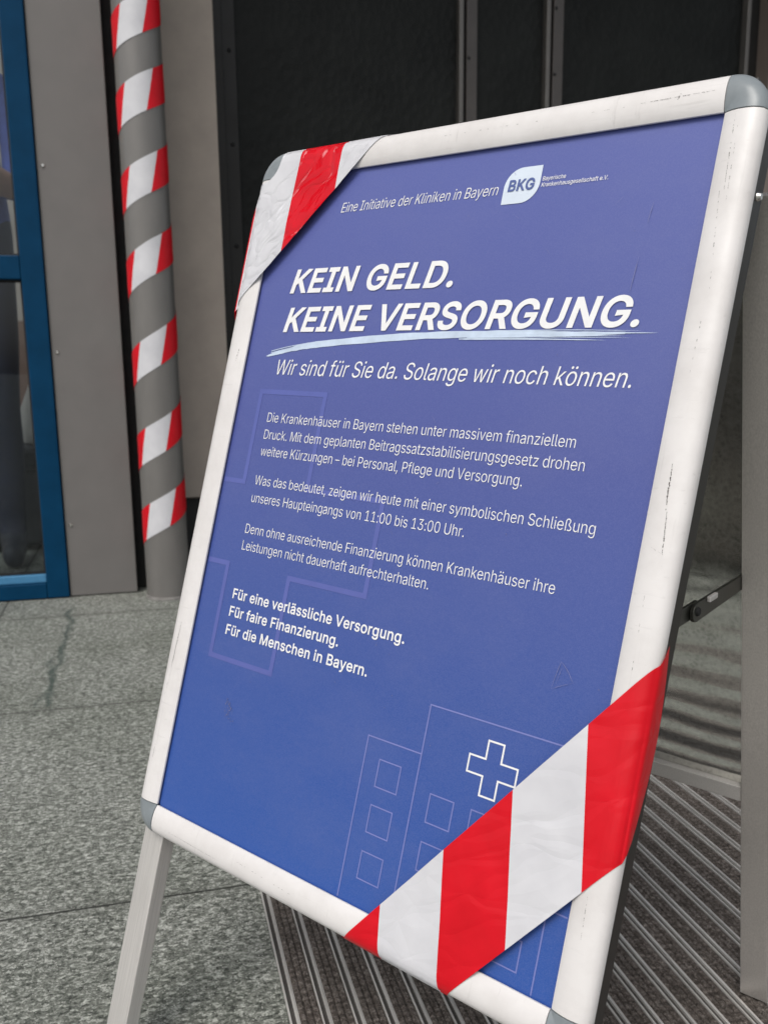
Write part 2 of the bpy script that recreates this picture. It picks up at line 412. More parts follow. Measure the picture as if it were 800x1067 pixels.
# ------------------------------------------------------------------ dark entrance doors
DP = 4.6
r = thing('entrance_doorway', 'closed dark entrance doors with slim brownish uprights behind the sign', 'door', FB, FB.p(1.8, DP, 0))
obj('door_frame', MB().box(FB, .374, .435, DP - .10, DP + .05, .004, 4.09).box(FB, .436, .50, DP - .04, DP + .05, .004, 4.09), M_DOORFR, r, bevel=.004)
for z in (.55, 1.0, 1.45, 1.9, 2.3, 2.7):
    obj('bolt', MB().cyl(FB.p(.47, DP - .04, z), -E2, .010, .006, 12, r2=.006), M_BLACK, r, smooth=40)
for x0, x1 in ((.501, 1.565), (1.664, 2.015), (2.114, 3.13)):
    obj('dark_panel', MB().box(FB, x0, x1, DP, DP + .05, .12, 4.09), M_DARK, r)
    obj('kick_plate', MB().box(FB, x0, x1, DP - .012, DP + .05, .004, .118), M_DOORFR, r)
for x in (1.567, 2.017):
    mu = obj('upright', MB().box(FB, x + .041, x + .095, DP - .035, DP + .05, .004, 4.09), M_MULL, r, bevel=.003)
    obj('trim_strip', MB().box(FB, x, x + .022, DP - .045, DP + .05, .004, 4.09), M_TRIM, mu, bevel=.003)
    obj('dark_groove', MB().box(FB, x + .0225, x + .0405, DP - .012, DP + .05, .004, 4.09), M_BLACK, mu)
    zz = [.4, .9, 1.4, 1.88, 2.345] if x < 2 else [.5, 1.0, 1.5, 1.99, 2.30, 2.60]
    for z in zz: obj('bolt', MB().cyl(FB.p(x + .052, DP - .035, z), -E2, .0085, .005, 12, r2=.006), M_BLACK, mu, smooth=40)
obj('trim_strip', MB().box(FB, 3.132, 3.154, DP - .045, DP + .05, .004, 4.09), M_TRIM, r, bevel=.003)
obj('dark_groove', MB().box(FB, 3.1545, 3.225, DP - .012, DP + .05, .004, 4.09), M_DOORFR, r)
obj('jamb', MB().box(FB, 3.226, 3.9, DP - .12, DP + .05, .004, 4.09), M_BROWN, r, bevel=.004)

# ------------------------------------------------------------------ round pillar
PC, PR = FB.p(.055, 3.668, 0), .0835
r = thing('pillar', 'slim round grey pillar wound with red and white tape', 'pillar', FB, PC)
def ring(c, rad, n=48): return [c + (E1 * math.cos(a) + E2 * math.sin(a)) * rad for a in (2 * math.pi * i / n for i in range(n))]
obj('shaft', MB().sweep([ring(PC + EZ * z, PR) for z in (.012, 1.0, 2.0, 3.0, 4.09)]), M_PIPE, r, smooth=40)
obj('base_ring', MB().sweep([ring(PC + EZ * .001, PR + .004), ring(PC + EZ * .010, PR + .004), ring(PC + EZ * .0118, PR)]), mottled('grey_sealant', (.24, .23, .22), .8, 0, 60, .25), r, smooth=40)

# spiral tape: height where each turn crosses the front of the pillar
cross = [.06, .349, .636, .956, 1.282, 1.565, 1.84, 2.091, 2.36, 2.63, 2.9]
def zc(k):                                   # k = turns counted from the lowest visible one
    i = max(0, min(len(cross) - 2, int(math.floor(k + 1)))); return cross[i] + (cross[i + 1] - cross[i]) * (k + 1 - i)
tm = MB(); n = 80; rows = 8; hw = .064
phi0 = -math.pi / 2 + .0                     # direction facing the visitor, minus E2
steps = int(8.62 * n); start = -.28
for i in range(steps + 1):
    k = start + i / n
    a = phi0 + 2 * math.pi * k
    er = E1 * math.cos(a) + E2 * math.sin(a)
    for j in range(rows + 1):
        s = j / rows
        rad = PR + .0018 + .0012 * noise.noise(Vector((k * 5, s * 2, 3)))
        tm.v.append(PC + er * rad + EZ * (zc(k) + (s - .5) * 2 * hw))
def tuv(i, j):
    k = start + i / n; s = j / rows
    q = 2 * k + 48 / 180 - (s - .5) * .12; w = math.floor(q); p_ = q - w
    return (2 * w + (p_ / .39 if p_ < .39 else 1 + (p_ - .39) / .61), s)
for i in range(steps):
    for j in range(rows):
        q = [(i, j), (i + 1, j), (i + 1, j + 1), (i, j + 1)]
        tm.face([a * (rows + 1) + b for a, b in q], 0, [tuv(*e) for e in q])
tag(obj('barrier_tape', tm, M_TAPE3, base=PC, smooth=True, recalc=False), 'red and white barrier tape wound in a spiral around the round grey pillar', 'barrier tape', kind='thing')

# ------------------------------------------------------------------ entrance mat
MX, MPITCH, NR = .1455, .04335, 56
r = thing('entrance_mat', 'large entrance mat of aluminium rails and brown ribbed carpet under the sign', 'doormat', FB, FB.p(1.3, 1.9, 0))
Y0, Y1 = .25, 3.35
tray, rails, carp, web = MB(), MB(), MB(), MB()
tray.box(FB, MX, MX + NR * MPITCH, Y0, Y1, .001, .003)
for k in range(NR):
    x = MX + k * MPITCH
    rails.box(FB, x, x + .0021, Y0, Y1, .0032, .0098)
    rails.box(FB, x + .0088, x + .0110, Y0, Y1, .0032, .0098)
    rails.box(FB, x + .0111, x + .0137, Y0, Y1, .0032, .0078)
    web.box(FB, x + .0022, x + .0087, Y0, Y1, .0032, .0052)
    nr = 3; w_ = (.04335 - .0141) / nr
    for q in range(nr):
        a = x + .0140 + q * w_
        pr = [(a + .0004, .0032), (a + .0004, .0068), (a + w_ * .25, .0084), (a + w_ * .75, .0084), (a + w_ - .0004, .0068), (a + w_ - .0004, .0032)]
        carp.sweep([[FB.p(u_, y_, z_) for u_, z_ in pr] for y_ in (Y0 + .001, Y1 - .001)])
rails.box(FB, MX + NR * MPITCH, MX + NR * MPITCH + .003, Y0, Y1, .0032, .0098)
obj('mat_tray', tray, M_GAP, r); obj('aluminium_rails', rails, M_RAIL, r); obj('rail_webs', web, mottled('mat_web_aluminium', (.085, .08, .075), .5, .2, 60, .2), r); obj('carpet_strips', carp, M_CARPET, r)

# ================================================================== the A-frame sign
HX, HY, PW = .287, .4105, .0355
fl = lambda fr, x, z: None
def floor_y(fr, x, z):                       # y (up) in the frame where the point meets the floor
    o_ = fr.o + fr.x * x + fr.z * z; return -(o_.z - 0) / fr.y.z
base = (FS.p(0, floor_y(FS, 0, -.02), -.02) + FR.p(0, floor_y(FR, 0, -.01), -.01)) / 2; base.z = 0
sign = thing('a_frame_sign', 'white framed A-board pavement sign with blue printed poster, standing before the entrance', 'sign board', FS, base)
rootinv = ROOTS[sign].inverted()
ylo = (rootinv @ (FS.p(0, -HY, 0) * S)).y; yhi = (rootinv @ (FS.p(0, HY, 0) * S)).y
m = m_poster
tt = m.math('DIVIDE', m.math('SUBTRACT', y, ylo), yhi - ylo, True)
c = m.ramp(tt, [(0, (.023, .088, .355)), (.28, (.036, .083, .318)), (.60, (.068, .090, .305)), (1, (.098, .123, .370))])
gr = m.noise(1500, 2, .6); sm = m.noise(7, 6, .7, (1, 1.6, 1))
c = m.mix(m.ramp(gr, [(.40, 0.0), (.75, .28)]), c, (.20, .22, .45))
c = m.mix(m.ramp(sm, [(.48, 0.0), (.75, .16)]), c, (.16, .18, .36))
m.base(c); m.rough(m.ramp(sm, [(.4, .30), (.7, .46)])); m.bump(gr, .05, .0003)
M_POSTER = m.m
# the thin rear sheet is buckled along its lower third
m = m_galv; yr = [(rootinv @ (FR.p(0, -q, 0) * S)).y for q in (.80, .50)]
wy = m.math('SUBTRACT', 1, m.math('DIVIDE', m.math('SUBTRACT', m.xyz()[1], yr[0]), yr[1] - yr[0]), True)
wv = m.n('ShaderNodeTexWave', wave_type='BANDS', bands_direction='Y'); wv.inputs['Scale'].default_value = 15; wv.inputs['Distortion'].default_value = 2.2
wv.inputs['Detail'].default_value = 3; wv.inputs['Detail Scale'].default_value = 1.2; m.l(m.co((.45, 1, 1)), wv.inputs['Vector'])
m.bump(m.math('ADD', m.math('MULTIPLY', wv.outputs['Fac'], m.math('MULTIPLY', wy, .55)), m.math('ADD', m.math('MULTIPLY', m.noise(7, 2), .25), m.math('MULTIPLY', f_galv, .03))), .8, .004)

poster = obj('poster', MB().box(FS, -HX - .004, HX + .004, -HY - .004, HY + .004, -.003, 0), M_POSTER, sign)

# snap rails: rounded profile swept along each edge, quarter turn caps at the corners
PROF = [(.0004, .0030), (.0004, .0050), (.0028, .0064), (.0075, .0081), (.0135, .0092), (.0200, .0095), (.0260, .0088), (.0310, .0070),
        (.0345, .0044), (.0365, .0010), (.0372, -.0030), (.0372, -.0058), (.0200, -.0072), (.0065, -.0006), (.0065, .0026)]
sides = {'left': ((-HX, 0), (-1, 0), (0, 1), HY), 'right': ((HX, 0), (1, 0), (0, 1), HY), 'top': ((0, HY), (0, 1), (1, 0), HX), 'bottom': ((0, -HY), (0, -1), (1, 0), HX)}
GAPJ = .0009
def rail_pt(side, s, d, z):
    (ox, oy), (nx, ny), (tx, ty), L = sides[side]
    return FS.p(ox + nx * d + tx * s, oy + ny * d + ty * s, z)
railobj = {}
for sd_ in sides:
    L = sides[sd_][3] - GAPJ
    railobj[sd_] = obj('frame_rail', MB().sweep([[rail_pt(sd_, s, d, z) for d, z in PROF] for s in (-L, -L / 3, L / 3, L)]), M_FRAME, sign, smooth=38)
for sx in (-1, 1):
    for sy in (-1, 1):
        rings = []
        for i in range(17):
            a = math.radians(90 * i / 16); ring_ = []
            for d, z in PROF:
                w = max(0, min(1, 1.15 - d / .027)); k = 1 + w * (1 / max(math.cos(a), math.sin(a)) - 1)   # mitred inside, round outside
                ring_.append(FS.p(sx * (HX + d * k * math.cos(a)), sy * (HY + d * k * math.sin(a)), z + .0004))
            rings.append(ring_)
        cap = obj('corner_cap', MB().sweep(rings), M_CAP, sign, smooth=28)
        # moulded crease running out from the mitre
        obj('cap_joint', MB().box(FS, min(sx * (HX - .0), sx * (HX + .034)), max(sx * HX, sx * (HX + .034)), sy * (HY - .0006), sy * (HY + .0002), -.006, .0030), M_BLACK, cap)
# dark outer side of the frame and the sheet at the back
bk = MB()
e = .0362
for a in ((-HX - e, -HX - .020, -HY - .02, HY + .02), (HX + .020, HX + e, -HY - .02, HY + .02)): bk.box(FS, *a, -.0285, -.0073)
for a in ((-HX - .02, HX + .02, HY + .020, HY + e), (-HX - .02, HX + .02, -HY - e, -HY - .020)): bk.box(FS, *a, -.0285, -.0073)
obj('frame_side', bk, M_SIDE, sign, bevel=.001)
obj('back_sheet', MB().box(FS, -HX - .0195, HX + .0195, -HY - .0195, HY + .0195, -.0125, -.0085), M_GALV, sign)
obj('side_bolt', MB().cyl(FS.p(HX + e, .3385, -.0165), U, .0042, .0035, 14, r2=.003), M_STEEL, sign, smooth=40)

def leg(fr, x0, x1, ytop, z0, z1, mat):
    pts = []
    for top in (0, 1):
        for x, z in ((x0, z0), (x1, z0), (x1, z1), (x0, z1)):
            yb = floor_y(fr, x, z) + (.011 if x > -.2 else .001) / fr.y.z
            pts.append(fr.p(x, ytop if top else yb, z))
    return obj('leg', MB().hexa(pts), mat, sign, bevel=.0015)
leg(FS, -.3215, -.2835, -HY - e - .0005, -.0335, -.0120, M_LEG)
leg(FS, .2835, .3215, -HY - e - .0005, -.0335, -.0120, M_LEG)
leg(FR, .2885, .3265, -.085, -.020, .004, M_LEGR); leg(FR, -.3265, -.2885, -.085, -.020, .004, M_LEGR)
rs = obj('rear_sheet', MB().box(FR, -.288, .288, -.794, -.100, -.010, -.006), M_GALV, sign)
obj('rear_rail', MB().box(FR, -.288, .288, -.817, -.7945, -.018, .002), M_LEG, sign, bevel=.001)
obj('rear_rail', MB().box(FR, -.288, .288, -.0995, -.085, -.018, .002), M_LEG, sign, bevel=.001)
for sx in (-1, 1):                            # top hinge straps
    x0, x1 = sorted((sx * .262, sx * .268))
    a, b_ = FS.p(0, .40, -.026), FR.p(0, -.12, .003)
    pts = []
    for x in (x0, x1):
        for q, w in ((a, .016), (b_, .016)):
            pts.append((q, x, w))
    dv = (b_ - a).normalized(); up = U.cross(dv)
    hx = []
    for x in (x0, x1):
        hx += [a + U * x + up * .014, b_ + U * x + up * .014, b_ + U * x - up * .014, a + U * x - up * .014]
    obj('hinge_strap', MB().hexa(hx), M_STAY, sign, bevel=.001)
# folding stay between front and rear frame (both sides)
for sx in (1, -1):
    X_ = sx * .2838
    A = FS.p(X_, -.0840, -.0250); dv = ((VU * .0483) + NF * -.1389).normalized()
    up = U.cross(dv); up = up if up.z > 0 else -up
    FQ = Frame(A, dv, up, U * sx)
    Ln = (FR.o + FR.z * -.004 - A).dot(FR.z) / dv.dot(FR.z); jx = .147; hw_ = .0088
    fl1 = [(-.004, -hw_), (jx + .012, -hw_), (jx + .012, hw_), (-.004, hw_)]
    st1 = obj('stay_arm', MB().prism(FQ, fl1, -.004, -.0005), M_STAY, sign, bevel=.0006)
    rd = [(jx + hw_ * 1.18 * math.cos(q), -.001 + hw_ * 1.18 * math.sin(q)) for q in (math.radians(90 + 18 * i) for i in range(11))]
    fl2 = rd + [(Ln, -hw_), (Ln, hw_)]
    st2 = obj('stay_arm', MB().prism(FQ, fl2, .0003, .0045), M_STAY, sign, bevel=.0006)
    obj('stay_rivet', MB().cyl(FQ.p(jx + .001, 0, .0045), FQ.z, .0052, .0022, 18, r2=.004), M_BLACK, st2, smooth=40)
    obj('stay_stop', MB().box(FQ, jx + .024, jx + .045, hw_ * .55, hw_ * 1.25, .0046, .009), M_LEG, st2, bevel=.001)

# ------------------------------------------------------------------ the printing on the poster
_cap = {}
# letter outlines (character, advance, then one list per contour: point and its two handles, in 1/1000 em)
GLYPHS = {}
for row in """ 188
,188|38 -119 53 -119 48 -56 68 71 58 8 91 71 137 71 114 71 119 8 84 -119 102 -56 69 -119
.188|95 -4 108 -4 83 -4 63 9 72 0 54 18 50 41 50 28 50 54 63 73 54 65 72 82 95 87 83 87 108 87 128 73 119 82 137 65 141 41 141 54 141 28 128 9 137 18 119 0
0453|227 -7 264 -7 189 -7 130 24 157 3 103 45 69 113 83 74 55 152 48 254 48 199 48 309 69 395 55 356 83 434 130 484 104 464 157 505 227 516 189 516 264 516 323 484 296 505 350 464 384 395 370 434 398 356 405 254 405 309 405 199 384 113 398 152 370 74 323 24 350 45 297 3|227 50 202 50 252 50 290 74 273 58 308 90 330 144 321 113 339 174 344 254 344 211 344 297 330 365 339 334 321 395 290 435 308 419 273 451 227 460 252 460 202 460 163 435 180 451 146 419 123 365 132 395 114 334 109 254 109 297 109 211 123 144 114 174 132 113 163 74 146 90 180 58
1453|76 0 181 0 76 18 76 55 76 36 181 55 391 55 286 55 391 36 391 0 391 18 286 0|276 509 250 509 276 339 276 0 276 170 255 0 212 0 234 0 212 149 212 448 212 299 211 448 209 448 210 448 168 418 86 358 127 388 86 381 86 427 86 404 123 454 198 509 161 481 224 509
3453|218 -7 252 -7 187 -7 133 10 158 -1 107 21 70 57 86 37 54 78 44 132 46 103 66 132 109 132 87 132 111 114 126 87 117 99 136 75 165 59 149 65 181 53 219 50 199 50 239 50 275 61 258 53 292 68 315 93 305 79 324 107 329 145 329 124 329 163 316 196 325 181 307 212 275 234 293 224 256 243 201 248 231 248 186 248 157 248 172 248 157 265 157 299 157 282 200 349 288 448 244 399 288 450 288 452 288 451 215 452 70 452 142 452 70 471 70 509 70 490 171 509 372 509 272 509 372 493 372 461 372 477 319 400 211 278 265 339 211 282 211 289 211 285 249 293 308 276 281 288 335 263 371 222 356 246 386 199 393 145 393 173 393 115 370 66 385 89 355 43 309 12 335 25 282 0
:188|95 -4 108 -4 83 -4 63 9 72 0 54 18 50 41 50 28 50 54 63 73 54 65 72 82 95 87 83 87 108 87 128 73 119 82 137 65 141 41 141 54 141 28 128 9 137 18 119 0|95 271 108 271 83 271 63 284 72 275 54 293 50 316 50 304 50 329 63 349 54 340 72 357 95 362 83 362 108 362 128 349 119 357 137 340 141 316 141 329 141 304 128 284 137 293 119 275
B456|60 0 122 0 60 170 60 509 60 339 120 509 241 509 181 509 276 509 329 491 306 503 352 479 381 442 369 462 392 422 398 374 398 399 398 352 387 320 394 334 379 306 356 286 369 294 344 277 315 267 330 271 315 265 315 262 315 264 331 261 363 245 347 255 379 235 402 203 392 221 413 185 418 136 418 163 418 111 400 67 412 87 388 46 344 18 370 30 319 6 247 0 287 0 184 0|125 57 125 115 165 57 245 57 205 57 284 57 330 80 313 65 347 95 355 137 355 114 355 154 342 184 351 170 334 198 306 218 321 209 290 227 248 231 271 231 207 231 125 231 166 231 125 173|125 285 125 341 162 285 238 285 200 285 257 285 288 296 273 289 303 303 323 326 315 313 332 339 336 372 336 355 336 395 313 429 328 414 297 444 240 452 273 452 202 452 125 452 163 452 125 396
D502|219 0 271 0 178 0 96 0 137 0 96 19 96 57 96 38 136 57 215 57 175 57 256 57 318 81 291 65 345 97 379 149 366 119 392 179 399 255 399 214 399 296 379 361 392 331 366 390 320 428 346 412 293 444 221 452 260 452 178 452 93 452 136 452 93 471 93 509 93 490 137 509 225 509 181 509 275 509 353 478 317 499 388 458 433 391 415 429 452 353 462 255 462 308 462 202 433 119 452 157 414 81 351 31 387 51 314 10|125 509 103 509 125 339 125 0 125 170 103 0 60 0 82 0 60 170 60 509 60 339 82 509
E419|60 0 165 0 60 170 60 509 60 339 164 509 372 509 268 509 372 490 372 452 372 471 290 452 125 452 207 452 125 396 125 286 125 341 202 286 355 286 278 286 355 267 355 229 355 248 278 229 125 229 202 229 125 172 125 57 125 114 208 57 375 57 292 57 375 38 375 0 375 19 270 0
F410|60 0 82 0 60 170 60 509 60 339 163 509 369 509 266 509 369 490 369 452 369 471 288 452 125 452 206 452 125 394 125 278 125 336 198 278 346 278 272 278 346 259 346 221 346 240 272 221 125 221 198 221 125 147 125 0 125 74 103 0
G520|269 -7 309 -7 223 -7 149 25 184 4 115 46 69 116 88 77 50 155 40 254 40 201 40 308 69 393 50 354 88 432 149 484 115 462 183 505 265 516 221 516 292 516 340 504 317 512 364 496 403 469 385 484 422 454 449 416 437 437 461 396 474 349 470 373 452 349 408 349 430 349 403 365 387 393 396 380 379 406 356 427 368 417 344 436 315 448 330 444 300 453 265 456 283 456 235 456 183 432 208 448 159 417 125 364 139 394 111 334 103 254 103 297 103 211 125 145 111 175 140 115 184 76 159 92 209 61 269 53 237 53 297 53 345 71 323 59 367 83 396 123 384 101 409 146 415 202 415 172 421 201 434 199 428 200 384 199 283 199 333 199 283 218 283 256 283 237 348 256 478 256 413 256 478 237 478 200 478 219 478 158 451 91 469 122 433 60 377 19 408 36 345 2
H517|60 0 82 0 60 170 60 509 60 339 82 509 125 509 103 509 125 435 125 289 125 362 214 289 392 289 303 289 392 362 392 509 392 435 414 509 457 509 435 509 457 339 457 0 457 170 435 0 392 0 414 0 392 77 392 232 392 155 303 232 125 232 214 232 125 155 125 0 125 77 103 0
I300|31 0 111 0 31 19 31 57 31 38 60 57 118 57 89 57 118 189 118 452 118 320 89 452 31 452 60 452 31 471 31 509 31 490 111 509 269 509 190 509 269 490 269 452 269 471 240 452 183 452 212 452 183 320 183 57 183 189 212 57 269 57 240 57 269 38 269 0 269 19 190 0
K467|104 145 146 189 104 169 104 216 104 193 116 232 139 261 128 247 151 275 174 303 162 290 187 317 212 344 199 331 262 399 364 509 313 454 392 509 448 509 420 509 376 431 231 276 304 353 230 276 228 276 229 276 187 233|60 0 82 0 60 170 60 509 60 339 82 509 125 509 103 509 125 451 125 334 125 392 124 298 124 225 124 261 124 214 125 193 124 204 125 129 125 0 125 64 103 0|372 0 398 0 311 86 188 259 249 173 201 276 228 309 215 293 302 206 449 0 375 103 423 0
L393|60 0 160 0 60 170 60 509 60 339 82 509 125 509 103 509 125 358 125 57 125 208 203 57 361 57 282 57 361 38 361 0 361 19 261 0
M628|60 0 81 0 60 170 60 509 60 339 91 509 152 509 121 509 193 402 277 187 235 294 280 180 287 159 284 170 291 148 299 123 295 136 303 110 311 84 307 97 315 71 322 49 319 59 317 49 307 49 312 49 310 59 318 83 314 70 322 95 330 121 326 108 334 134 342 158 338 147 346 170 352 187 349 179 394 294 476 509 435 402 507 509 568 509 537 509 568 339 568 0 568 170 547 0 504 0 525 0 504 97 504 291 504 194 504 302 504 327 504 314 505 340 505 369 505 354 505 383 506 413 506 398 506 428 507 457 507 443 509 457 513 457 511 457 508 441 498 409 503 426 492 393 482 363 487 378 477 348 467 322 472 334 463 309 456 291 459 299 418 194 342 0 380 97 323 0 286 0 305 0 248 97 170 291 209 194 167 299 159 321 163 309 155 333 145 361 150 346 140 376 129 408 135 391 124 424 112 457 118 441 114 457 119 457 117 457 119 444 120 416 120 431 120 401 121 372 121 387 121 357 122 328 121 342 122 315 122 291 122 302 122 194 122 0 122 97 101 0
N523|60 0 82 0 60 170 60 509 60 339 85 509 136 509 111 509 205 400 343 183 274 291 349 174 363 151 355 164 370 138 388 107 379 123 396 90 414 55 405 73 411 55 405 54 408 54 403 72 401 108 401 90 400 126 399 157 399 142 399 172 399 195 399 185 399 300 399 509 399 404 420 509 463 509 442 509 463 339 463 0 463 170 438 0 387 0 412 0 325 97 202 290 264 193 194 303 177 331 186 316 169 345 148 381 159 362 137 400 108 452 123 424 111 453 119 454 115 453 120 428 122 384 121 405 123 362 124 328 124 344 125 312 125 291 125 300 125 194 125 0 125 97 103 0
O533|267 -7 311 -7 223 -7 150 25 184 4 116 46 70 115 90 76 50 154 40 254 40 201 40 308 70 393 50 354 90 432 150 484 116 462 184 505 267 516 223 516 311 516 384 484 350 505 418 462 464 393 444 432 483 354 493 254 493 308 493 201 464 115 483 154 444 76 384 25 418 46 350 4|267 53 236 53 297 53 349 76 325 61 374 91 408 144 394 114 423 174 430 254 430 211 430 298 408 365 423 335 394 395 349 433 374 417 325 448 267 456 297 456 236 456 184 433 209 448 159 417 125 364 140 394 111 334 103 254 103 297 103 211 125 144 111 174 140 114 184 76 159 92 209 61
P445|60 0 82 0 60 170 60 509 60 339 118 509 235 509 177 509 274 509 332 487 307 502 358 473 390 430 377 454 402 405 409 348 409 378 409 317 390 265 402 290 377 241 332 207 358 222 307 193 235 186 274 186 193 186 109 186 151 186 109 205 109 242 109 224 150 242 233 242 191 242 259 242 297 256 281 247 313 265 333 294 325 278 341 310 344 348 344 328 344 368 333 402 341 386 325 417 297 439 313 430 280 448 232 452 259 452 196 452 125 452 160 452 125 301 125 0 125 151 103 0
R449|60 0 82 0 60 170 60 509 60 339 119 509 236 509 177 509 275 509 333 489 307 502 359 475 390 433 378 457 403 410 409 352 409 382 409 321 390 271 403 295 378 248 333 217 359 230 307 204 236 198 275 198 189 198 96 198 143 198 96 217 96 255 96 236 142 255 234 255 188 255 260 255 298 267 281 259 314 275 334 300 326 286 341 315 345 352 345 332 345 372 334 405 341 390 326 420 298 440 314 431 281 448 233 452 259 452 197 452 125 452 161 452 125 301 125 0 125 151 103 0|353 0 378 0 312 76 230 229 271 153 254 229 303 229 279 229 344 153 428 0 386 76 403 0
S447|224 -9 263 -9 187 -9 128 9 155 -3 100 21 64 60 79 38 49 82 38 137 40 107 60 137 104 137 82 137 106 117 123 88 112 101 134 75 166 59 149 65 184 52 224 49 203 49 247 49 286 60 268 53 304 68 329 92 319 78 340 105 346 139 346 121 346 155 332 179 341 169 323 189 296 205 311 198 281 211 245 222 264 217 224 228 184 239 204 234 142 251 86 289 109 268 63 311 52 372 52 339 52 401 75 448 60 426 90 469 138 498 111 486 164 510 227 516 194 516 261 516 316 498 290 510 342 486 377 449 362 469 392 428 401 378 400 404 380 378 337 378 358 378 335 403 302 437 323 423 281 451 225 459 256 459 203 459 167 448 184 455 151 441 129 418 138 431 120 406 115 376 115 391 115 358 131 334 120 344 142 323 169 308 154 314 184 302 212 293 199 297 230 289 264 279 247 284 279 275 312 264 295 270 328 257 359 238 344 248 373 227 395 198 385 214 404 181 408 139 408 162 408 111 386 64 401 86 372 41 323 11 351 24 296 -2
U517|259 -8 299 -8 219 -8 154 15 184 0 124 31 85 80 101 53 68 107 60 173 60 138 60 285 60 509 60 397 81 509 124 509 103 509 124 399 124 178 124 288 124 154 141 113 130 132 152 94 187 68 167 79 207 57 259 52 231 52 287 52 331 68 311 57 351 79 377 113 366 94 387 132 393 178 393 154 393 288 393 509 393 399 414 509 457 509 436 509 457 397 457 173 457 285 457 138 433 80 449 107 416 53 363 15 393 31 334 0
V480|204 0 229 0 141 170 16 509 79 339 39 509 84 509 62 509 120 408 192 206 156 307 198 189 215 137 206 166 224 109 248 31 235 73 243 31 235 31 239 31 247 74 267 138 258 110 276 166 290 206 284 189 325 307 395 509 360 408 417 509 463 509 440 509 401 339 278 0 340 170 253 0
W686|155 0 180 0 109 170 16 509 63 339 38 509 82 509 60 509 109 404 163 196 136 300 168 179 175 145 172 163 179 128 187 94 183 111 190 76 197 40 194 58 194 40 189 40 192 40 193 58 200 94 196 76 203 111 211 145 207 128 215 163 224 196 220 179 251 300 306 509 279 404 331 509 380 509 355 509 407 404 462 196 434 300 466 179 474 145 470 163 478 128 486 94 482 111 490 76 497 40 494 58 494 40 488 40 491 40 492 58 499 94 495 76 502 111 510 145 506 128 515 163 523 196 519 179 550 300 603 509 576 404 625 509 670 509 647 509 623 339 530 0 577 170 505 0 455 0 480 0 426 108 368 323 397 215 362 344 351 391 357 367 346 416 336 475 341 444 341 475 350 475 345 475 345 445 335 395 340 419 330 371 318 323 324 347 289 215 230 0 260 108 205 0
a389|160 -9 182 -9 136 -9 94 5 114 -4 75 14 48 45 59 27 36 62 30 108 30 83 30 130 43 161 35 147 52 175 78 193 63 185 92 201 125 211 108 207 143 215 178 220 160 218 201 223 234 227 219 225 248 228 265 235 258 231 272 239 276 255 276 245 276 255 276 257 276 256 276 272 267 297 273 286 261 308 240 322 252 316 228 328 196 331 213 331 178 331 149 322 162 328 136 317 118 301 126 309 110 292 100 274 104 283 80 280 41 291 61 285 50 314 79 346 62 332 95 360 133 375 113 369 153 381 194 384 173 384 208 384 239 379 223 383 255 376 286 360 271 370 301 351 322 320 313 338 332 303 337 251 337 280 337 168 337 0 337 84 317 0 277 0 297 0 277 17 277 52 277 35 275 52 272 52 274 52 268 43 252 25 261 34 243 15 215 1 230 7 200 -5|170 45 155 45 193 45 228 59 212 50 243 68 263 93 255 79 271 107 276 138 276 122 276 155 276 190 276 173 273 187 259 182 268 184 251 180 231 176 242 178 221 174 200 171 210 172 190 170 175 168 182 169 161 166 134 159 147 163 121 154 103 139 111 148 96 131 92 105 92 119 92 92 102 72 95 81 109 63 130 52 118 57 142 48
b424|229 -8 261 -8 206 -8 172 4 187 -4 158 12 138 31 146 21 129 42 118 59 123 51 116 59 112 59 114 59 112 39 112 0 112 20 92 0 53 0 72 0 53 170 53 509 53 339 73 509 114 509 93 509 114 446 114 319 114 382 115 319 118 319 117 319 123 327 137 346 129 336 145 356 171 373 157 365 186 381 229 384 205 384 261 384 313 361 289 376 337 345 370 293 356 322 383 263 390 189 390 229 390 149 370 84 383 114 356 55 313 16 337 32 289 0|220 47 197 47 244 47 279 66 263 53 295 78 316 117 308 95 324 138 328 189 328 162 328 216 316 261 324 240 308 282 280 311 296 299 264 324 220 330 244 330 197 330 161 312 177 324 145 300 125 263 133 284 117 242 113 189 113 217 113 161 125 115 117 136 133 94 162 65 146 77 178 53
c396|207 -8 226 -8 173 -8 117 16 143 0 91 33 56 85 71 56 41 114 34 187 34 149 34 227 56 291 41 262 71 321 117 360 91 343 143 376 207 384 173 384 226 384 260 377 243 382 276 372 305 356 292 365 319 347 340 322 330 335 350 309 362 277 357 294 342 272 303 262 322 267 300 272 290 289 296 281 285 297 270 311 278 305 262 317 242 325 253 322 232 328 207 330 220 330 182 330 145 310 161 323 129 297 108 258 116 280 100 237 96 187 96 213 96 162 108 117 100 139 116 96 145 66 129 79 161 53 207 46 182 46 220 46 243 52 232 48 253 55 271 66 263 60 279 72 292 89 286 80 297 97 304 117 301 107 324 112 363 102 343 107 358 85 341 56 351 70 332 43 306 21 320 31 293 12 261 -1 277 4 244 -6
d424|195 -8 219 -8 164 -8 111 16 136 0 87 32 55 84 68 55 41 114 34 189 34 149 34 229 55 293 41 263 69 322 112 361 88 345 136 376 196 384 164 384 219 384 253 373 238 381 268 365 287 346 279 356 296 336 306 319 302 327 308 319 311 319 309 319 311 382 311 509 311 446 331 509 372 509 351 509 372 339 372 0 372 170 352 0 313 0 332 0 313 20 313 59 313 39 311 59 307 59 309 59 302 51 287 31 295 42 278 21 252 4 267 12 238 -4|205 47 181 47 227 47 263 65 247 53 279 77 299 115 291 94 308 136 312 189 312 161 312 217 300 263 308 242 292 284 263 312 279 300 247 324 205 330 228 330 181 330 145 311 161 324 129 299 108 261 116 282 100 240 96 189 96 216 96 162 109 117 100 138 117 95 145 66 129 78 161 53
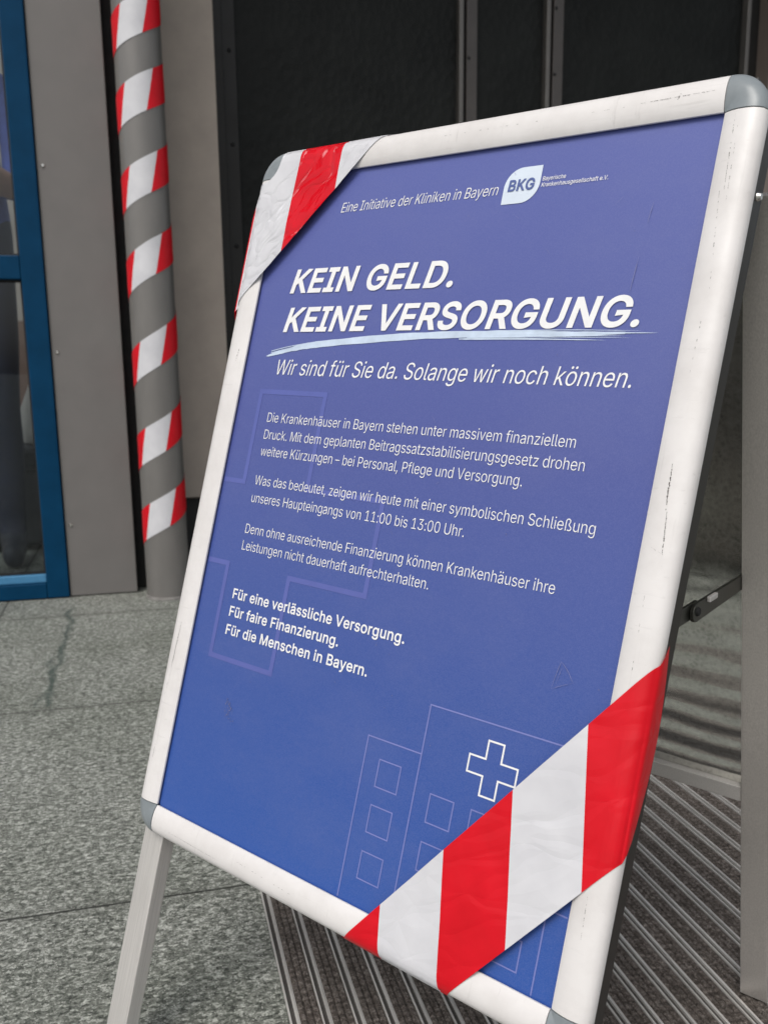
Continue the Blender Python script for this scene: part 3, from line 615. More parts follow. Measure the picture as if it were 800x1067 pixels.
e404|212 -8 238 -8 175 -8 117 16 143 0 90 33 56 85 70 56 41 114 34 187 34 148 34 226 55 290 41 260 69 319 115 359 89 343 141 376 205 384 171 384 226 384 266 374 246 381 285 367 319 341 303 356 335 326 357 282 348 306 366 258 371 194 371 228 371 186 371 169 371 178 272 169 75 169 174 169 75 187 75 221 75 204 163 221 338 221 250 221 329 215 310 202 319 208 310 227 298 269 306 249 290 288 263 314 278 303 247 325 205 330 228 330 182 330 146 313 163 325 130 302 109 270 118 288 100 251 96 211 96 232 96 200 96 178 96 189 96 150 110 106 101 126 120 87 151 61 134 72 168 51 212 46 189 46 228 46 254 53 241 48 266 57 285 73 277 64 294 82 306 105 301 93 325 101 365 91 345 96 359 71 335 39 349 54 321 24 283 4 303 13 262 -4
f254|228 379 154 379 228 362 228 327 228 344 154 327 6 327 80 327 6 344 6 379 6 362 80 379|81 0 101 0 81 144 81 432 81 288 81 453 96 486 86 471 106 500 135 519 119 511 152 526 187 530 169 530 201 530 222 527 213 529 232 525 243 521 238 523 238 503 227 468 233 486 224 470 215 472 220 471 210 473 195 474 203 474 176 474 154 460 163 469 146 451 142 419 142 437 142 279 142 0 142 140 121 0
g425|207 -151 238 -151 179 -151 134 -140 155 -147 113 -132 82 -110 96 -123 69 -98 51 -69 58 -84 67 -60 101 -41 84 -50 107 -49 122 -66 113 -57 130 -75 154 -88 141 -82 168 -94 207 -97 186 -97 238 -97 282 -75 263 -90 302 -60 311 -6 311 -37 311 19 311 68 311 44 310 68 306 68 308 68 301 60 287 41 295 51 278 32 252 16 267 23 238 8 195 5 219 5 164 5 113 27 137 12 88 41 55 90 69 62 41 118 34 191 34 152 34 230 55 293 41 264 69 322 112 361 88 345 137 376 196 384 165 384 220 384 253 373 239 381 268 365 288 346 280 356 297 336 308 319 303 327 309 319 313 319 311 319 313 339 313 379 313 359 333 379 372 379 353 379 372 250 372 -9 372 121 372 -42 350 -90 365 -69 335 -111 291 -136 316 -126 266 -146|205 59 181 59 228 59 264 75 248 64 280 86 300 121 292 101 308 141 312 193 312 165 312 220 300 264 308 243 292 284 264 312 280 301 248 324 205 330 228 330 181 330 145 312 161 324 129 299 109 262 117 283 100 242 96 193 96 219 96 166 109 123 100 143 117 103 145 76 129 87 162 65
h410|114 227 114 249 114 151 114 0 114 76 93 0 53 0 73 0 53 170 53 509 53 339 73 509 114 509 93 509 114 435 114 287 114 361 110 287 102 287 106 287 114 322 152 362 131 347 174 377 227 384 199 384 253 384 295 369 276 379 315 358 341 321 330 342 352 299 357 240 357 273 357 160 357 0 357 80 337 0 296 0 316 0 296 78 296 235 296 157 296 265 273 304 288 288 258 321 210 329 237 329 192 329 161 317 175 325 146 309 126 283 135 298 118 267
i167|53 0 73 0 53 126 53 379 53 253 73 379 114 379 93 379 114 253 114 0 114 126 93 0|84 443 95 443 72 443 54 455 62 447 45 462 41 483 41 472 41 494 54 512 45 504 62 520 84 524 72 524 95 524 114 512 106 520 122 504 126 483 126 494 126 472 114 455 122 462 106 447
k381|110 137 132 158 110 162 110 212 110 187 113 212 121 212 117 212 175 268 284 379 230 323 310 379 360 379 335 379 301 319 184 199 243 259 182 199 177 199 179 199 155 178|53 0 73 0 53 170 53 509 53 339 73 509 114 509 93 509 114 339 114 0 114 170 93 0|294 0 320 0 245 62 148 186 197 124 162 200 191 229 177 214 252 152 372 0 312 76 346 0
l189|139 -2 147 -2 110 -2 74 20 88 5 60 35 53 84 53 57 53 226 53 509 53 367 73 509 114 509 93 509 114 372 114 99 114 235 114 81 120 62 116 69 125 55 146 52 133 52 152 52 160 53 157 52 164 53 170 54 167 54 173 37 181 3 177 20 175 1 162 -1 169 0 154 -2
m610|53 0 73 0 53 126 53 379 53 253 72 379 112 379 92 379 112 351 112 295 112 323 111 295 108 295 109 295 113 316 132 346 121 332 144 359 172 376 157 369 187 383 219 386 203 386 247 386 287 361 270 378 305 344 321 295 316 322 318 295 312 295 315 295 317 313 337 343 325 329 349 357 381 375 364 367 398 382 437 386 416 386 459 386 497 372 479 381 515 362 541 328 530 348 551 309 557 255 557 285 557 170 557 0 557 85 536 0 496 0 516 0 496 85 496 254 496 169 496 281 473 313 488 301 457 325 419 330 439 330 402 330 374 320 387 327 362 313 345 290 352 303 339 278 335 247 335 263 335 165 335 0 335 82 315 0 274 0 295 0 274 87 274 260 274 173 274 281 253 311 267 298 239 324 199 330 221 330 185 330 158 320 171 327 144 313 126 289 134 303 118 276 114 238 114 258 114 159 114 0 114 79 93 0
n410|114 227 114 249 114 151 114 0 114 76 93 0 53 0 73 0 53 126 53 379 53 253 72 379 112 379 92 379 112 349 112 287 112 318 109 287 102 287 106 287 114 322 152 362 131 347 174 377 227 384 199 384 253 384 295 369 276 379 314 358 341 321 330 342 352 299 357 240 357 273 357 160 357 0 357 80 337 0 296 0 316 0 296 78 296 235 296 157 296 265 273 304 288 288 258 321 210 329 237 329 192 329 161 317 175 325 146 309 126 283 135 298 118 267
o415|207 -8 242 -8 173 -8 117 16 143 0 91 33 56 85 71 56 41 114 34 187 34 149 34 227 56 291 41 262 71 321 117 360 91 343 143 376 207 384 173 384 242 384 299 360 273 376 325 343 359 291 345 321 374 262 381 187 381 227 381 149 359 85 374 114 345 56 299 16 325 33 273 0|207 46 182 46 233 46 270 66 254 53 287 79 307 117 299 96 315 139 319 187 319 162 319 213 307 258 315 236 299 280 270 310 287 297 254 323 207 330 233 330 182 330 145 310 161 323 129 297 108 258 116 280 100 237 96 187 96 213 96 162 108 117 100 139 116 96 145 66 129 79 161 53
p424|53 -143 73 -143 53 31 53 379 53 205 72 379 112 379 92 379 112 359 112 319 112 339 114 319 118 319 116 319 123 327 137 346 129 336 145 356 171 373 157 365 186 381 229 384 205 384 261 384 313 361 289 376 337 345 370 293 356 322 383 263 390 189 390 229 390 149 370 84 383 114 356 55 313 16 337 32 289 0 229 -8 261 -8 206 -8 173 4 187 -4 158 12 138 31 146 21 130 42 118 59 123 51 117 59 114 59 115 59 114 -8 114 -143 114 -76 93 -143|220 47 197 47 244 47 279 66 263 53 295 78 316 117 308 95 324 138 328 189 328 162 328 216 316 261 324 240 308 282 280 311 296 299 264 324 220 330 244 330 197 330 161 312 177 324 145 300 125 263 133 284 117 242 113 189 113 217 113 161 125 115 117 136 133 94 162 65 146 77 178 53
r259|53 0 73 0 53 126 53 379 53 253 72 379 112 379 92 379 112 360 112 321 112 340 113 321 115 321 114 321 122 340 152 367 135 355 170 379 213 385 190 385 218 385 229 384 223 385 235 384 243 384 240 384 243 363 243 322 243 343 242 323 230 324 237 323 223 325 207 326 215 326 189 326 159 315 173 322 145 307 126 284 134 297 118 270 114 237 114 255 114 158 114 0 114 79 93 0
s365|182 -8 211 -8 156 -8 112 3 133 -4 92 11 62 38 75 23 49 53 36 94 40 72 55 98 94 107 74 102 99 86 124 60 109 70 139 50 181 45 158 45 208 45 244 62 229 51 260 74 268 103 268 87 268 116 254 136 263 127 245 144 212 155 231 151 191 160 149 170 170 165 115 178 72 208 89 191 55 225 47 274 47 247 47 296 65 332 53 315 77 348 115 370 94 361 136 380 187 384 160 384 213 384 254 372 235 380 272 365 299 339 287 353 310 325 324 290 319 309 305 286 268 277 287 281 263 292 243 316 255 304 230 327 187 333 212 333 165 333 131 317 146 327 116 306 109 277 109 293 109 263 124 243 114 252 134 235 172 223 150 228 191 218 229 209 210 214 264 201 306 171 290 188 323 154 331 107 331 133 331 84 312 47 325 64 300 30 260 6 282 16 237 -3
t227|204 379 138 379 204 362 204 327 204 344 138 327 6 327 72 327 6 344 6 379 6 362 72 379|65 471 65 345 85 471 126 471 106 471 126 347 126 98 126 222 126 81 136 61 129 69 143 54 170 50 154 50 174 50 185 51 179 50 191 52 202 54 197 53 206 36 213 2 209 19 207 0 192 -3 200 -2 184 -4 168 -4 176 -4 136 -4 92 21 110 4 74 38 65 93 65 62 65 219
u410|182 -5 211 -5 157 -5 115 11 134 0 95 21 69 59 80 37 58 80 53 139 53 107 53 219 53 379 53 299 73 379 114 379 93 379 114 301 114 144 114 222 114 114 137 75 121 91 152 58 200 50 173 50 218 50 249 62 235 54 264 70 283 97 275 81 292 112 296 153 296 131 296 228 296 379 296 304 316 379 357 379 337 379 357 253 357 0 357 126 337 0 298 0 318 0 298 31 298 92 298 61 301 92 307 92 304 92 295 57 257 17 279 32 235 2
v389|163 0 184 0 114 126 17 379 66 253 40 379 84 379 62 379 111 305 165 155 138 230 174 132 187 87 181 110 193 64 206 21 199 42 198 21 184 21 191 21 191 42 203 87 197 64 209 110 224 155 216 132 251 230 305 379 278 305 327 379 371 379 349 379 323 253 226 0 275 126 205 0
w567|138 0 158 0 99 126 23 379 61 253 44 379 87 379 66 379 103 324 133 214 118 269 140 191 154 137 147 165 161 108 175 41 168 76 172 41 165 41 168 41 172 75 186 135 179 106 193 163 206 214 199 190 221 269 252 379 237 324 273 379 316 379 295 379 332 324 362 214 347 269 368 190 382 136 375 164 388 107 402 41 395 76 399 41 391 41 395 41 399 75 413 135 406 107 420 164 434 214 427 190 449 269 480 379 465 324 502 379 545 379 523 379 506 253 429 0 468 126 409 0 368 0 389 0 352 57 319 172 335 114 314 189 305 225 309 207 300 243 291 280 295 261 286 299 277 338 281 318 281 338 291 338 286 338 286 319 277 280 281 299 272 261 263 225 267 243 258 206 248 172 253 189 231 114 199 0 215 57 178 0
y389|47 -139 51 -140 52 -121 61 -86 57 -103 65 -86 71 -87 68 -87 83 -90 104 -89 94 -91 114 -87 130 -74 122 -82 138 -66 151 -36 145 -53 155 -24 163 -1 159 -13 114 126 17 379 66 252 40 379 84 379 62 379 111 305 165 155 138 230 174 132 187 87 181 109 193 64 206 21 199 42 198 21 184 21 191 21 190 42 202 87 196 64 209 110 224 155 216 132 251 230 305 379 278 305 327 379 371 379 349 379 316 234 204 -58 260 88 196 -78 177 -107 187 -94 166 -120 139 -136 153 -129 125 -142 91 -145 109 -145 81 -145 65 -143 72 -144 57 -142
z380|42 0 141 0 42 15 42 46 42 30 112 137 254 320 183 228 254 321 254 323 254 322 185 323 48 323 117 323 48 342 48 379 48 361 143 379 333 379 238 379 333 363 333 331 333 347 264 241 126 60 195 150 126 59 126 56 126 58 197 56 339 56 268 56 339 38 339 0 339 19 240 0
ß441|122 362 122 395 122 241 122 0 122 121 101 0 60 0 81 0 60 121 60 362 60 241 60 413 99 477 73 452 125 503 197 516 158 516 219 516 260 503 240 511 281 494 312 463 298 481 325 445 332 393 332 422 332 376 325 351 330 362 320 340 309 322 315 330 302 314 292 299 297 306 288 291 285 272 285 282 285 260 297 241 289 250 305 232 327 215 315 224 339 207 362 188 350 198 374 178 391 152 383 166 399 138 403 100 403 121 403 78 386 42 398 58 375 26 340 6 360 14 320 -3 269 -7 296 -7 247 -7 207 1 226 -4 188 7 164 20 174 13 172 38 187 74 180 56 195 69 217 58 205 64 229 53 265 50 245 50 289 50 321 64 308 55 335 74 342 104 342 87 342 118 330 139 338 129 322 149 300 167 312 158 288 175 264 194 276 184 252 203 235 227 243 214 227 239 223 272 223 254 223 286 230 306 225 298 235 315 247 329 241 322 254 337 264 353 260 344 269 362 272 388 272 374 272 412 250 442 264 430 235 453 197 459 218 459 172 459 141 435 154 451 128 420
ä389|160 -9 182 -9 136 -9 94 5 114 -4 75 14 48 45 59 27 36 62 30 108 30 83 30 130 43 161 35 147 52 175 78 193 63 185 92 201 125 211 108 207 143 215 178 220 160 218 201 223 234 227 219 225 248 228 265 235 258 231 272 239 276 255 276 245 276 255 276 257 276 256 276 272 267 297 273 286 261 308 240 322 252 316 228 328 196 331 213 331 178 331 149 322 162 328 136 317 118 301 126 309 110 292 100 274 104 283 80 280 41 291 61 285 50 314 79 346 62 332 95 360 133 375 113 369 153 381 194 384 173 384 208 384 239 379 223 383 255 376 286 360 271 370 301 351 322 320 313 338 332 303 337 251 337 280 337 168 337 0 337 84 317 0 277 0 297 0 277 17 277 52 277 35 275 52 272 52 274 52 268 43 252 25 261 34 243 15 215 1 230 7 200 -5|170 45 155 45 193 45 228 59 212 50 243 68 263 93 255 79 271 107 276 138 276 122 276 155 276 190 276 173 273 187 259 182 268 184 251 180 231 176 242 178 221 174 200 171 210 172 190 170 175 168 182 169 161 166 134 159 147 163 121 154 103 139 111 148 96 131 92 105 92 119 92 92 102 72 95 81 109 63 130 52 118 57 142 48|261 443 272 443 250 443 233 455 240 447 225 462 221 483 221 472 221 494 233 512 225 504 240 519 261 523 250 523 272 523 290 512 282 519 298 504 301 483 301 494 301 472 290 455 298 462 282 447|117 443 129 443 106 443 89 455 97 447 81 462 77 483 77 472 77 494 89 512 81 504 97 519 117 523 106 523 129 523 146 512 138 519 154 504 158 483 158 494 158 472 146 455 154 462 138 447
ö415|207 -8 242 -8 173 -8 117 16 143 0 91 33 56 85 71 56 41 114 34 187 34 149 34 227 56 291 41 262 71 321 117 360 91 343 143 376 207 384 173 384 242 384 299 360 273 376 325 343 359 291 345 321 374 262 381 187 381 227 381 149 359 85 374 114 345 56 299 16 325 33 273 0|207 46 182 46 233 46 270 66 254 53 287 79 307 117 299 96 315 139 319 187 319 162 319 213 307 258 315 236 299 280 270 310 287 297 254 323 207 330 233 330 182 330 145 310 161 323 129 297 108 258 116 280 100 237 96 187 96 213 96 162 108 117 100 139 116 96 145 66 129 79 161 53|279 443 290 443 268 443 251 455 259 447 243 462 239 483 239 472 239 494 251 512 243 504 259 519 279 523 268 523 290 523 308 512 300 519 316 504 320 483 320 494 320 472 308 455 316 462 300 447|136 443 147 443 124 443 107 455 115 447 99 462 95 483 95 472 95 494 107 512 99 504 115 519 136 523 124 523 147 523 164 512 156 519 172 504 176 483 176 494 176 472 164 455 172 462 156 447
ü410|182 -5 211 -5 157 -5 115 11 134 0 95 21 69 59 80 37 58 80 53 139 53 107 53 219 53 379 53 299 73 379 114 379 93 379 114 301 114 144 114 222 114 114 137 75 121 91 152 58 200 50 173 50 218 50 249 62 235 54 264 70 283 97 275 81 292 112 296 153 296 131 296 228 296 379 296 304 316 379 357 379 337 379 357 253 357 0 357 126 337 0 298 0 318 0 298 31 298 92 298 61 301 92 307 92 304 92 295 57 257 17 279 32 235 2|277 443 288 443 266 443 248 455 256 447 240 462 236 483 236 472 236 494 248 512 240 504 256 519 277 523 266 523 288 523 305 512 298 519 313 504 317 483 317 494 317 472 305 455 313 462 298 447|133 443 144 443 122 443 104 455 112 447 97 462 93 483 93 472 93 494 104 512 97 504 112 519 133 523 122 523 144 523 162 512 154 519 170 504 173 483 173 494 173 472 162 455 170 462 154 447
–350|350 244 233 244 350 226 350 188 350 207 233 188 0 188 117 188 0 207 0 244 0 226 117 244""".split('\n'):
    parts = row[1:].split('|')
    GLYPHS[row[0]] = (int(parts[0]), [[int(q) for q in p_.split()] for p_ in parts[1:]])
def _area(c_):
    p_ = [(c_[i], c_[i + 1]) for i in range(0, len(c_), 6)]
    return sum(a[0] * b_[1] - b_[0] * a[1] for a, b_ in zip(p_, p_[1:] + p_[:1]))
from mathutils.geometry import delaunay_2d_cdt
def outline(c_, off):
    """one contour as a polygon, grown by off (holes shrink)"""
    n_ = len(c_) // 6; P_ = [c_[6 * i:6 * i + 6] for i in range(n_)]; pts = []
    for i in range(n_):
        a, b_ = P_[i], P_[(i + 1) % n_]
        p0, p1, p2, p3 = Vector(a[0:2]), Vector(a[4:6]), Vector(b_[2:4]), Vector(b_[0:2])
        ch = p3 - p0; L_ = ch.length or 1
        bend = max(abs(ch.cross(p1 - p0)), abs(ch.cross(p2 - p0))) / L_ if ch.length > 1e-6 else 9
        st = 1 if bend < 1.5 else 5
        for k in range(st):
            t_ = k / st; pts.append(p0 * (1 - t_) ** 3 + p1 * 3 * t_ * (1 - t_) ** 2 + p2 * 3 * t_ * t_ * (1 - t_) + p3 * t_ ** 3)
    q = []
    for p_ in pts:
        if not q or (p_ - q[-1]).length > 1.5: q.append(p_)
    while len(q) > 3 and (q[0] - q[-1]).length <= 1.5: q.pop()
    return q
_gm = {}
def glyph_mesh(ch, bold):
    """triangles of one letter: all contours cut against each other, kept where the winding is not zero"""
    if (ch, bold) in _gm: return _gm[ch, bold]
    cs = GLYPHS[ch][1]
    if not cs: return [], []
    sgn = 1 if _area(max(cs, key=lambda c_: abs(_area(c_)))) > 0 else -1
    P_, E_, loops = [], [], []
    for c_ in cs:
        q = outline(c_, 0); n_ = len(q); r_ = []
        for i in range(n_):
            d0, d1 = (q[i] - q[i - 1]).normalized(), (q[(i + 1) % n_] - q[i]).normalized()
            n0, n1 = Vector((d0.y, -d0.x)) * sgn, Vector((d1.y, -d1.x)) * sgn
            b_ = n0 + n1; l2 = b_.length_squared
            r_.append(q[i] + (b_ * (2 / max(l2, .9)) if l2 > 1e-6 else n0) * bold * 1000)
        o_ = len(P_); P_ += r_; E_ += [(o_ + i, o_ + (i + 1) % n_) for i in range(n_)]; loops.append(r_)
    ov, oe, of_, *_ = delaunay_2d_cdt(P_, E_, [], 0, .01)
    keep = []
    for f_ in of_:
        c_ = sum((ov[i] for i in f_), Vector((0, 0))) / len(f_); w = 0
        for l_ in loops:
            for a, b_ in zip(l_, l_[1:] + l_[:1]):
                if (a.y <= c_.y) != (b_.y <= c_.y) and a.x + (c_.y - a.y) / (b_.y - a.y) * (b_.x - a.x) > c_.x: w += 1 if b_.y > a.y else -1
        if w:
            a, b_, d_ = (ov[i] for i in f_[:3]); keep.append(tuple(f_) if (b_ - a).cross(d_ - a) > 0 else tuple(f_)[::-1])
    _gm[ch, bold] = (ov, keep); return ov, keep
def text_mesh(s, bold, shear):
    V_, F_ = [], []; x = 0
    for ch in s:
        ov, fs = glyph_mesh(ch, bold); o_ = len(V_)
        V_ += [Vector((x + p_.x * .001 + shear * p_.y * .001, p_.y * .001, 0)) for p_ in ov]
        F_ += [[o_ + i for i in f_] for f_ in fs]
        x += GLYPHS[ch][0] * .001 + bold * 1.1
    return V_, F_
def capheight(bold): return (-bold, .5087 + bold)
def put_text(mb, s, x0, x1, y0, cap, bold=0., shear=0., z=.0007, m=0, y1=None):
    v_, f_ = text_mesh(s, bold, shear)
    lo, hi = capheight(bold); a, b_ = min(q.x for q in v_), max(q.x for q in v_)
    kx, ky = (x1 - x0) / (b_ - a), cap / (hi - lo)
    o_ = len(mb.v); y1 = y0 if y1 is None else y1
    for q in v_:
        tx = (q.x - a) * kx
        mb.v.append(FS.p(x0 + tx, y0 + (y1 - y0) * tx / (x1 - x0) + (q.y - lo) * ky, z + q.z))
    for p in f_: mb.face([o_ + i for i in p], m)
def lettering(name, lines, mats=None):
    mb = MB()
    for a in lines: put_text(mb, **a)
    return obj(name, mb, mats or M_WHITE, poster, recalc=False)
SH = .20
lettering('lettering', [dict(s='Eine Initiative der Kliniken in Bayern', x0=-.1722, x1=.0534, y0=.3590, cap=.0118, shear=SH, bold=-.005)])
lettering('headline', [dict(s='KEIN GELD.', x0=-.2330, x1=.0175, y0=.2600, cap=.0305, bold=.022, shear=SH, z=.0011),
                       dict(s='KEINE VERSORGUNG.', x0=-.2318, x1=.2420, y0=.2105, y1=.2145, cap=.0310, bold=.022, shear=SH, z=.0011)])
lettering('lettering', [dict(s='Wir sind für Sie da. Solange wir noch können.', x0=-.2290, x1=.2460, y0=.1565, cap=.0188, shear=SH, bold=-.002)])
lettering('lettering', [dict(s=a, x0=-.2292, x1=b_, y0=y_, cap=.0117, bold=-.006) for a, b_, y_ in (
    ('Die Krankenhäuser in Bayern stehen unter massivem finanziellem', .2010, .0960), ('Druck. Mit dem geplanten Beitragssatzstabilisierungsgesetz drohen', .2150, .0744),
    ('weitere Kürzungen – bei Personal, Pflege und Versorgung.', .1510, .0530), ('Was das bedeutet, zeigen wir heute mit einer symbolischen Schließung', .2385, .0160),
    ('unseres Haupteingangs von 11:00 bis 13:00 Uhr.', .0945, -.0063), ('Denn ohne ausreichende Finanzierung können Krankenhäuser ihre', .2090, -.0458),
    ('Leistungen nicht dauerhaft aufrechterhalten.', .0630, -.0670))])
lettering('lettering', [dict(s=a, x0=-.2288, x1=b_, y0=y_, cap=.0128, bold=.014) for a, b_, y_ in (
    ('Für eine verlässliche Versorgung.', .0460, -.1292), ('Für faire Finanzierung.', -.0440, -.1515), ('Für die Menschen in Bayern.', .0048, -.1745))])
# association logo: leaf shaped field with three letters, small name beside it
def arc(cx_, cy_, rr, a0, a1, n=10): return [(cx_ + rr * math.cos(math.radians(a0 + (a1 - a0) * i / n)), cy_ + rr * math.sin(math.radians(a0 + (a1 - a0) * i / n))) for i in range(n + 1)]
lx0, lx1, ly0, ly1, lr = .0600, .1035, .3475, .3860, .021
leaf = [(lx1, ly1)] + arc(lx0 + lr, ly1 - lr, lr, 90, 180) + [(lx0, ly0)] + arc(lx1 - lr, ly0 + lr, lr, 270, 360)
lg = obj('logo', MB().poly(FS, leaf, .0006), mottled('logo_field_print', (.66, .74, .84), .4, 0, 60, .04), poster, recalc=False)
lettering('logo_letters', [dict(s='BKG', x0=.0655, x1=.0975, y0=.3608, cap=.0125, bold=.024, shear=.08, z=.0012)], M_LOGOBLUE)
lettering('logo_letters', [dict(s='Bayerische', x0=.1058, x1=.1326, y0=.3690, cap=.0044, z=.0007, bold=.004, shear=.1), dict(s='Krankenhausgesellschaft e.V.', x0=.1058, x1=.1805, y0=.3624, cap=.0044, bold=.004, shear=.1)])
# brush stroke under the headline
def stroke(mb, pts, wid, z=.0006, m=0):
    """pts: centre line; wid: width at each point"""
    n_ = len(pts); L_, R_ = [], []
    for i, (x, y_) in enumerate(pts):
        a = pts[max(0, i - 1)]; b_ = pts[min(n_ - 1, i + 1)]
        dx, dy = b_[0] - a[0], b_[1] - a[1]; l_ = math.hypot(dx, dy) or 1
        L_.append((x - dy / l_ * wid[i] / 2, y_ + dx / l_ * wid[i] / 2)); R_.append((x + dy / l_ * wid[i] / 2, y_ - dx / l_ * wid[i] / 2))
    o_ = len(mb.v)
    for a, b_ in zip(L_, R_): mb.v += [FS.p(*a, z), FS.p(*b_, z)]
    for i in range(n_ - 1): mb.face((o_ + 2 * i, o_ + 2 * i + 1, o_ + 2 * i + 3, o_ + 2 * i + 2), m)
def curve(ctrl, n=40):
    out = []
    for i in range(n + 1):
        t_ = i / n * (len(ctrl) - 1); k = min(len(ctrl) - 2, int(t_)); u_ = t_ - k
        g_ = lambda j: Vector(ctrl[max(0, min(len(ctrl) - 1, j))])
        a, b_, c_, d_ = g_(k - 1), g_(k), g_(k + 1), g_(k + 2)
        q = .5 * ((2 * b_) + (c_ - a) * u_ + (2 * a - 5 * b_ + 4 * c_ - d_) * u_ ** 2 + (3 * b_ - a - 3 * c_ + d_) * u_ ** 3)
        out.append((q.x, q.y))
    return out
sw = MB(); rr_ = random.Random(3)
main = curve([(-.2535, .1795), (-.205, .1900), (-.155, .1965), (-.025, .2055), (.100, .2085), (.170, .2080), (.2300, .2090)])
stroke(sw, main, [(.0006 + .0074 * math.sin(math.pi * min(1, (i / 40) ** .75 * .96)) ** .8) * (1 + .12 * rr_.uniform(-1, 1)) for i in range(41)], .00060)
for k, (y0_, y1_, x0_, x1_, w_) in enumerate(((.2075, .2090, .08, .2640, .0021), (.2050, .2060, .06, .2300, .0017), (.2025, .2018, .04, .2120, .0016), (.2040, .2042, .05, .2380, .0009), (.2115, .2110, .10, .246, .0009))):
    c_ = curve([(x0_, y0_), ((x0_ + x1_) / 2, (y0_ + y1_) / 2 + .0007), (x1_, y1_)], 24)
    stroke(sw, c_, [w_ * (1 - (i / 24) ** 3) * (1 + .25 * rr_.uniform(-1, 1)) for i in range(25)], .00068 + k * .00004)
for y_ in (.1838, .1862):
    stroke(sw, curve([(-.246, y_), (-.215, y_ + .0062), (-.17, y_ + .0125)], 16), [.0009] * 17, .00075)
obj('brush_stroke', sw, M_PALE, poster, recalc=False)
# ghosted cross outline, cut off by the left edge
gh = MB()
def line_path(mb, pts, w_, z, closed=False):
    k = len(pts)
    for i in range(k if closed else k - 1):
        (xa, ya), (xb, yb) = pts[i], pts[(i + 1) % k]
        if abs(xa - xb) < 1e-6: q = [(xa - w_ / 2, min(ya, yb) - w_ / 2), (xa + w_ / 2, min(ya, yb) - w_ / 2), (xa + w_ / 2, max(ya, yb) - w_ / 2), (xa - w_ / 2, max(ya, yb) - w_ / 2)]
        else: q = [(min(xa, xb) - w_ / 2, ya - w_ / 2), (max(xa, xb) + w_ / 2, ya - w_ / 2), (max(xa, xb) + w_ / 2, ya + w_ / 2), (min(xa, xb) - w_ / 2, ya + w_ / 2)]
        mb.poly(FS, q, z + .00001 * (i % 4))
line_path(gh, [(-.2835, .0175), (-.2495, .0175), (-.2495, .1342), (-.1383, .1342), (-.1383, .0180), (-.0200, .0180), (-.0200, -.0890), (-.1395, -.0890), (-.1395, -.2046), (-.2490, -.2046), (-.2490, -.0876), (-.2835, -.0876)], .0062, .0003)
obj('cross_outline', gh, M_GHOST, poster, recalc=False)
ln = MB(); lw = .0015
line_path(ln, [(.0232, -.4095), (.0232, -.2340), (.0935, -.2340)], lw, .0004)
line_path(ln, [(.0950, -.4095), (.0950, -.1822), (.2633, -.1822), (.2633, -.4095)], lw, .0004)
line_path(ln, [(.2640, -.330), (.2835, -.330)], lw, .0004)
for x_, ys in ((.0440, (-.2545, -.3035, -.3533)), (.1150, (-.2693, -.3187, -.368)), (.1652, (-.2693, -.3187, -.368)), (.2155, (-.2693, -.3187, -.368))):
    for y_ in ys: line_path(ln, [(x_, y_), (x_ + .0292, y_), (x_ + .0292, y_ - .0292), (x_, y_ - .0292)], .0014, .0004, True)
obj('building_outline', ln, M_LINE, poster, recalc=False)
pl = MB()
line_path(pl, [(.1703, -.1988), (.1880, -.1988), (.1880, -.2172), (.2070, -.2172), (.2070, -.2343), (.1880, -.2343), (.1880, -.2533), (.1703, -.2533), (.1703, -.2343), (.1516, -.2343), (.1516, -.2172), (.1703, -.2172)], .0019, .0004, True)
obj('cross_outline', pl, M_WHITE, poster, recalc=False)
# scratches and smudges on the print
sc = MB()
def scratch(pts, w_=.0006, z=.0013):
    c_ = curve(pts, 14); stroke(sc, c_, [w_ * (.25 + .75 * math.sin(math.pi * i / 14)) * rr_.uniform(.5, 1.2) for i in range(15)], z)
scratch([(.2335, .335), (.2322, .325), (.2312, .315)]); scratch([(.2290, .283), (.2283, .272), (.2272, .258), (.2268, .249)])
scratch([(.2250, -.134), (.2278, -.118), (.2305, -.1065)], .0005); scratch([(.2305, -.1065), (.239, -.114), (.2460, -.1235)], .0006); scratch([(.2250, -.134), (.2360, -.128), (.2460, -.1235)], .0004)
scratch([(.229, -.128), (.231, -.118), (.232, -.112)], .0004)
for k in range(16):
    x_, y_ = rr_.uniform(-.27, .27), rr_.uniform(-.15, .39); a = rr_.uniform(0, 3.14); l_ = rr_.uniform(.002, .012)
    scratch([(x_, y_), (x_ + l_ * .5 * math.cos(a) + .0008, y_ + l_ * .5 * math.sin(a)), (x_ + l_ * math.cos(a), y_ + l_ * math.sin(a))], .00035)
add_marks(poster, sc, M_SCRATCH)
dm = MB()
for k in range(46):                            # rubbed patch and specks
    x_ = -.2035 + rr_.uniform(0, 1) ** 1.3 * .024; y_ = -.2490 - rr_.uniform(0, 1) * .027
    if (x_ + .2035) > (-.2460 - y_) * .95: continue
    r_ = rr_.uniform(.0004, .0012)
    dm.poly(FS, [(x_ + r_ * rr_.uniform(.5, 1.1) * math.cos(2 * math.pi * i / 7), y_ + r_ * rr_.uniform(.5, 1.1) * math.sin(2 * math.pi * i / 7)) for i in range(7)], .0009 + k * .00001)
for k in range(60):
    x_, y_ = rr_.uniform(-.28, .28), rr_.uniform(-.40, .40); r_ = rr_.uniform(.0002, .0006)
    dm.poly(FS, [(x_ + r_ * math.cos(2 * math.pi * i / 6), y_ + r_ * math.sin(2 * math.pi * i / 6)) for i in range(6)], .0014)
add_marks(poster, dm, M_DIRT)

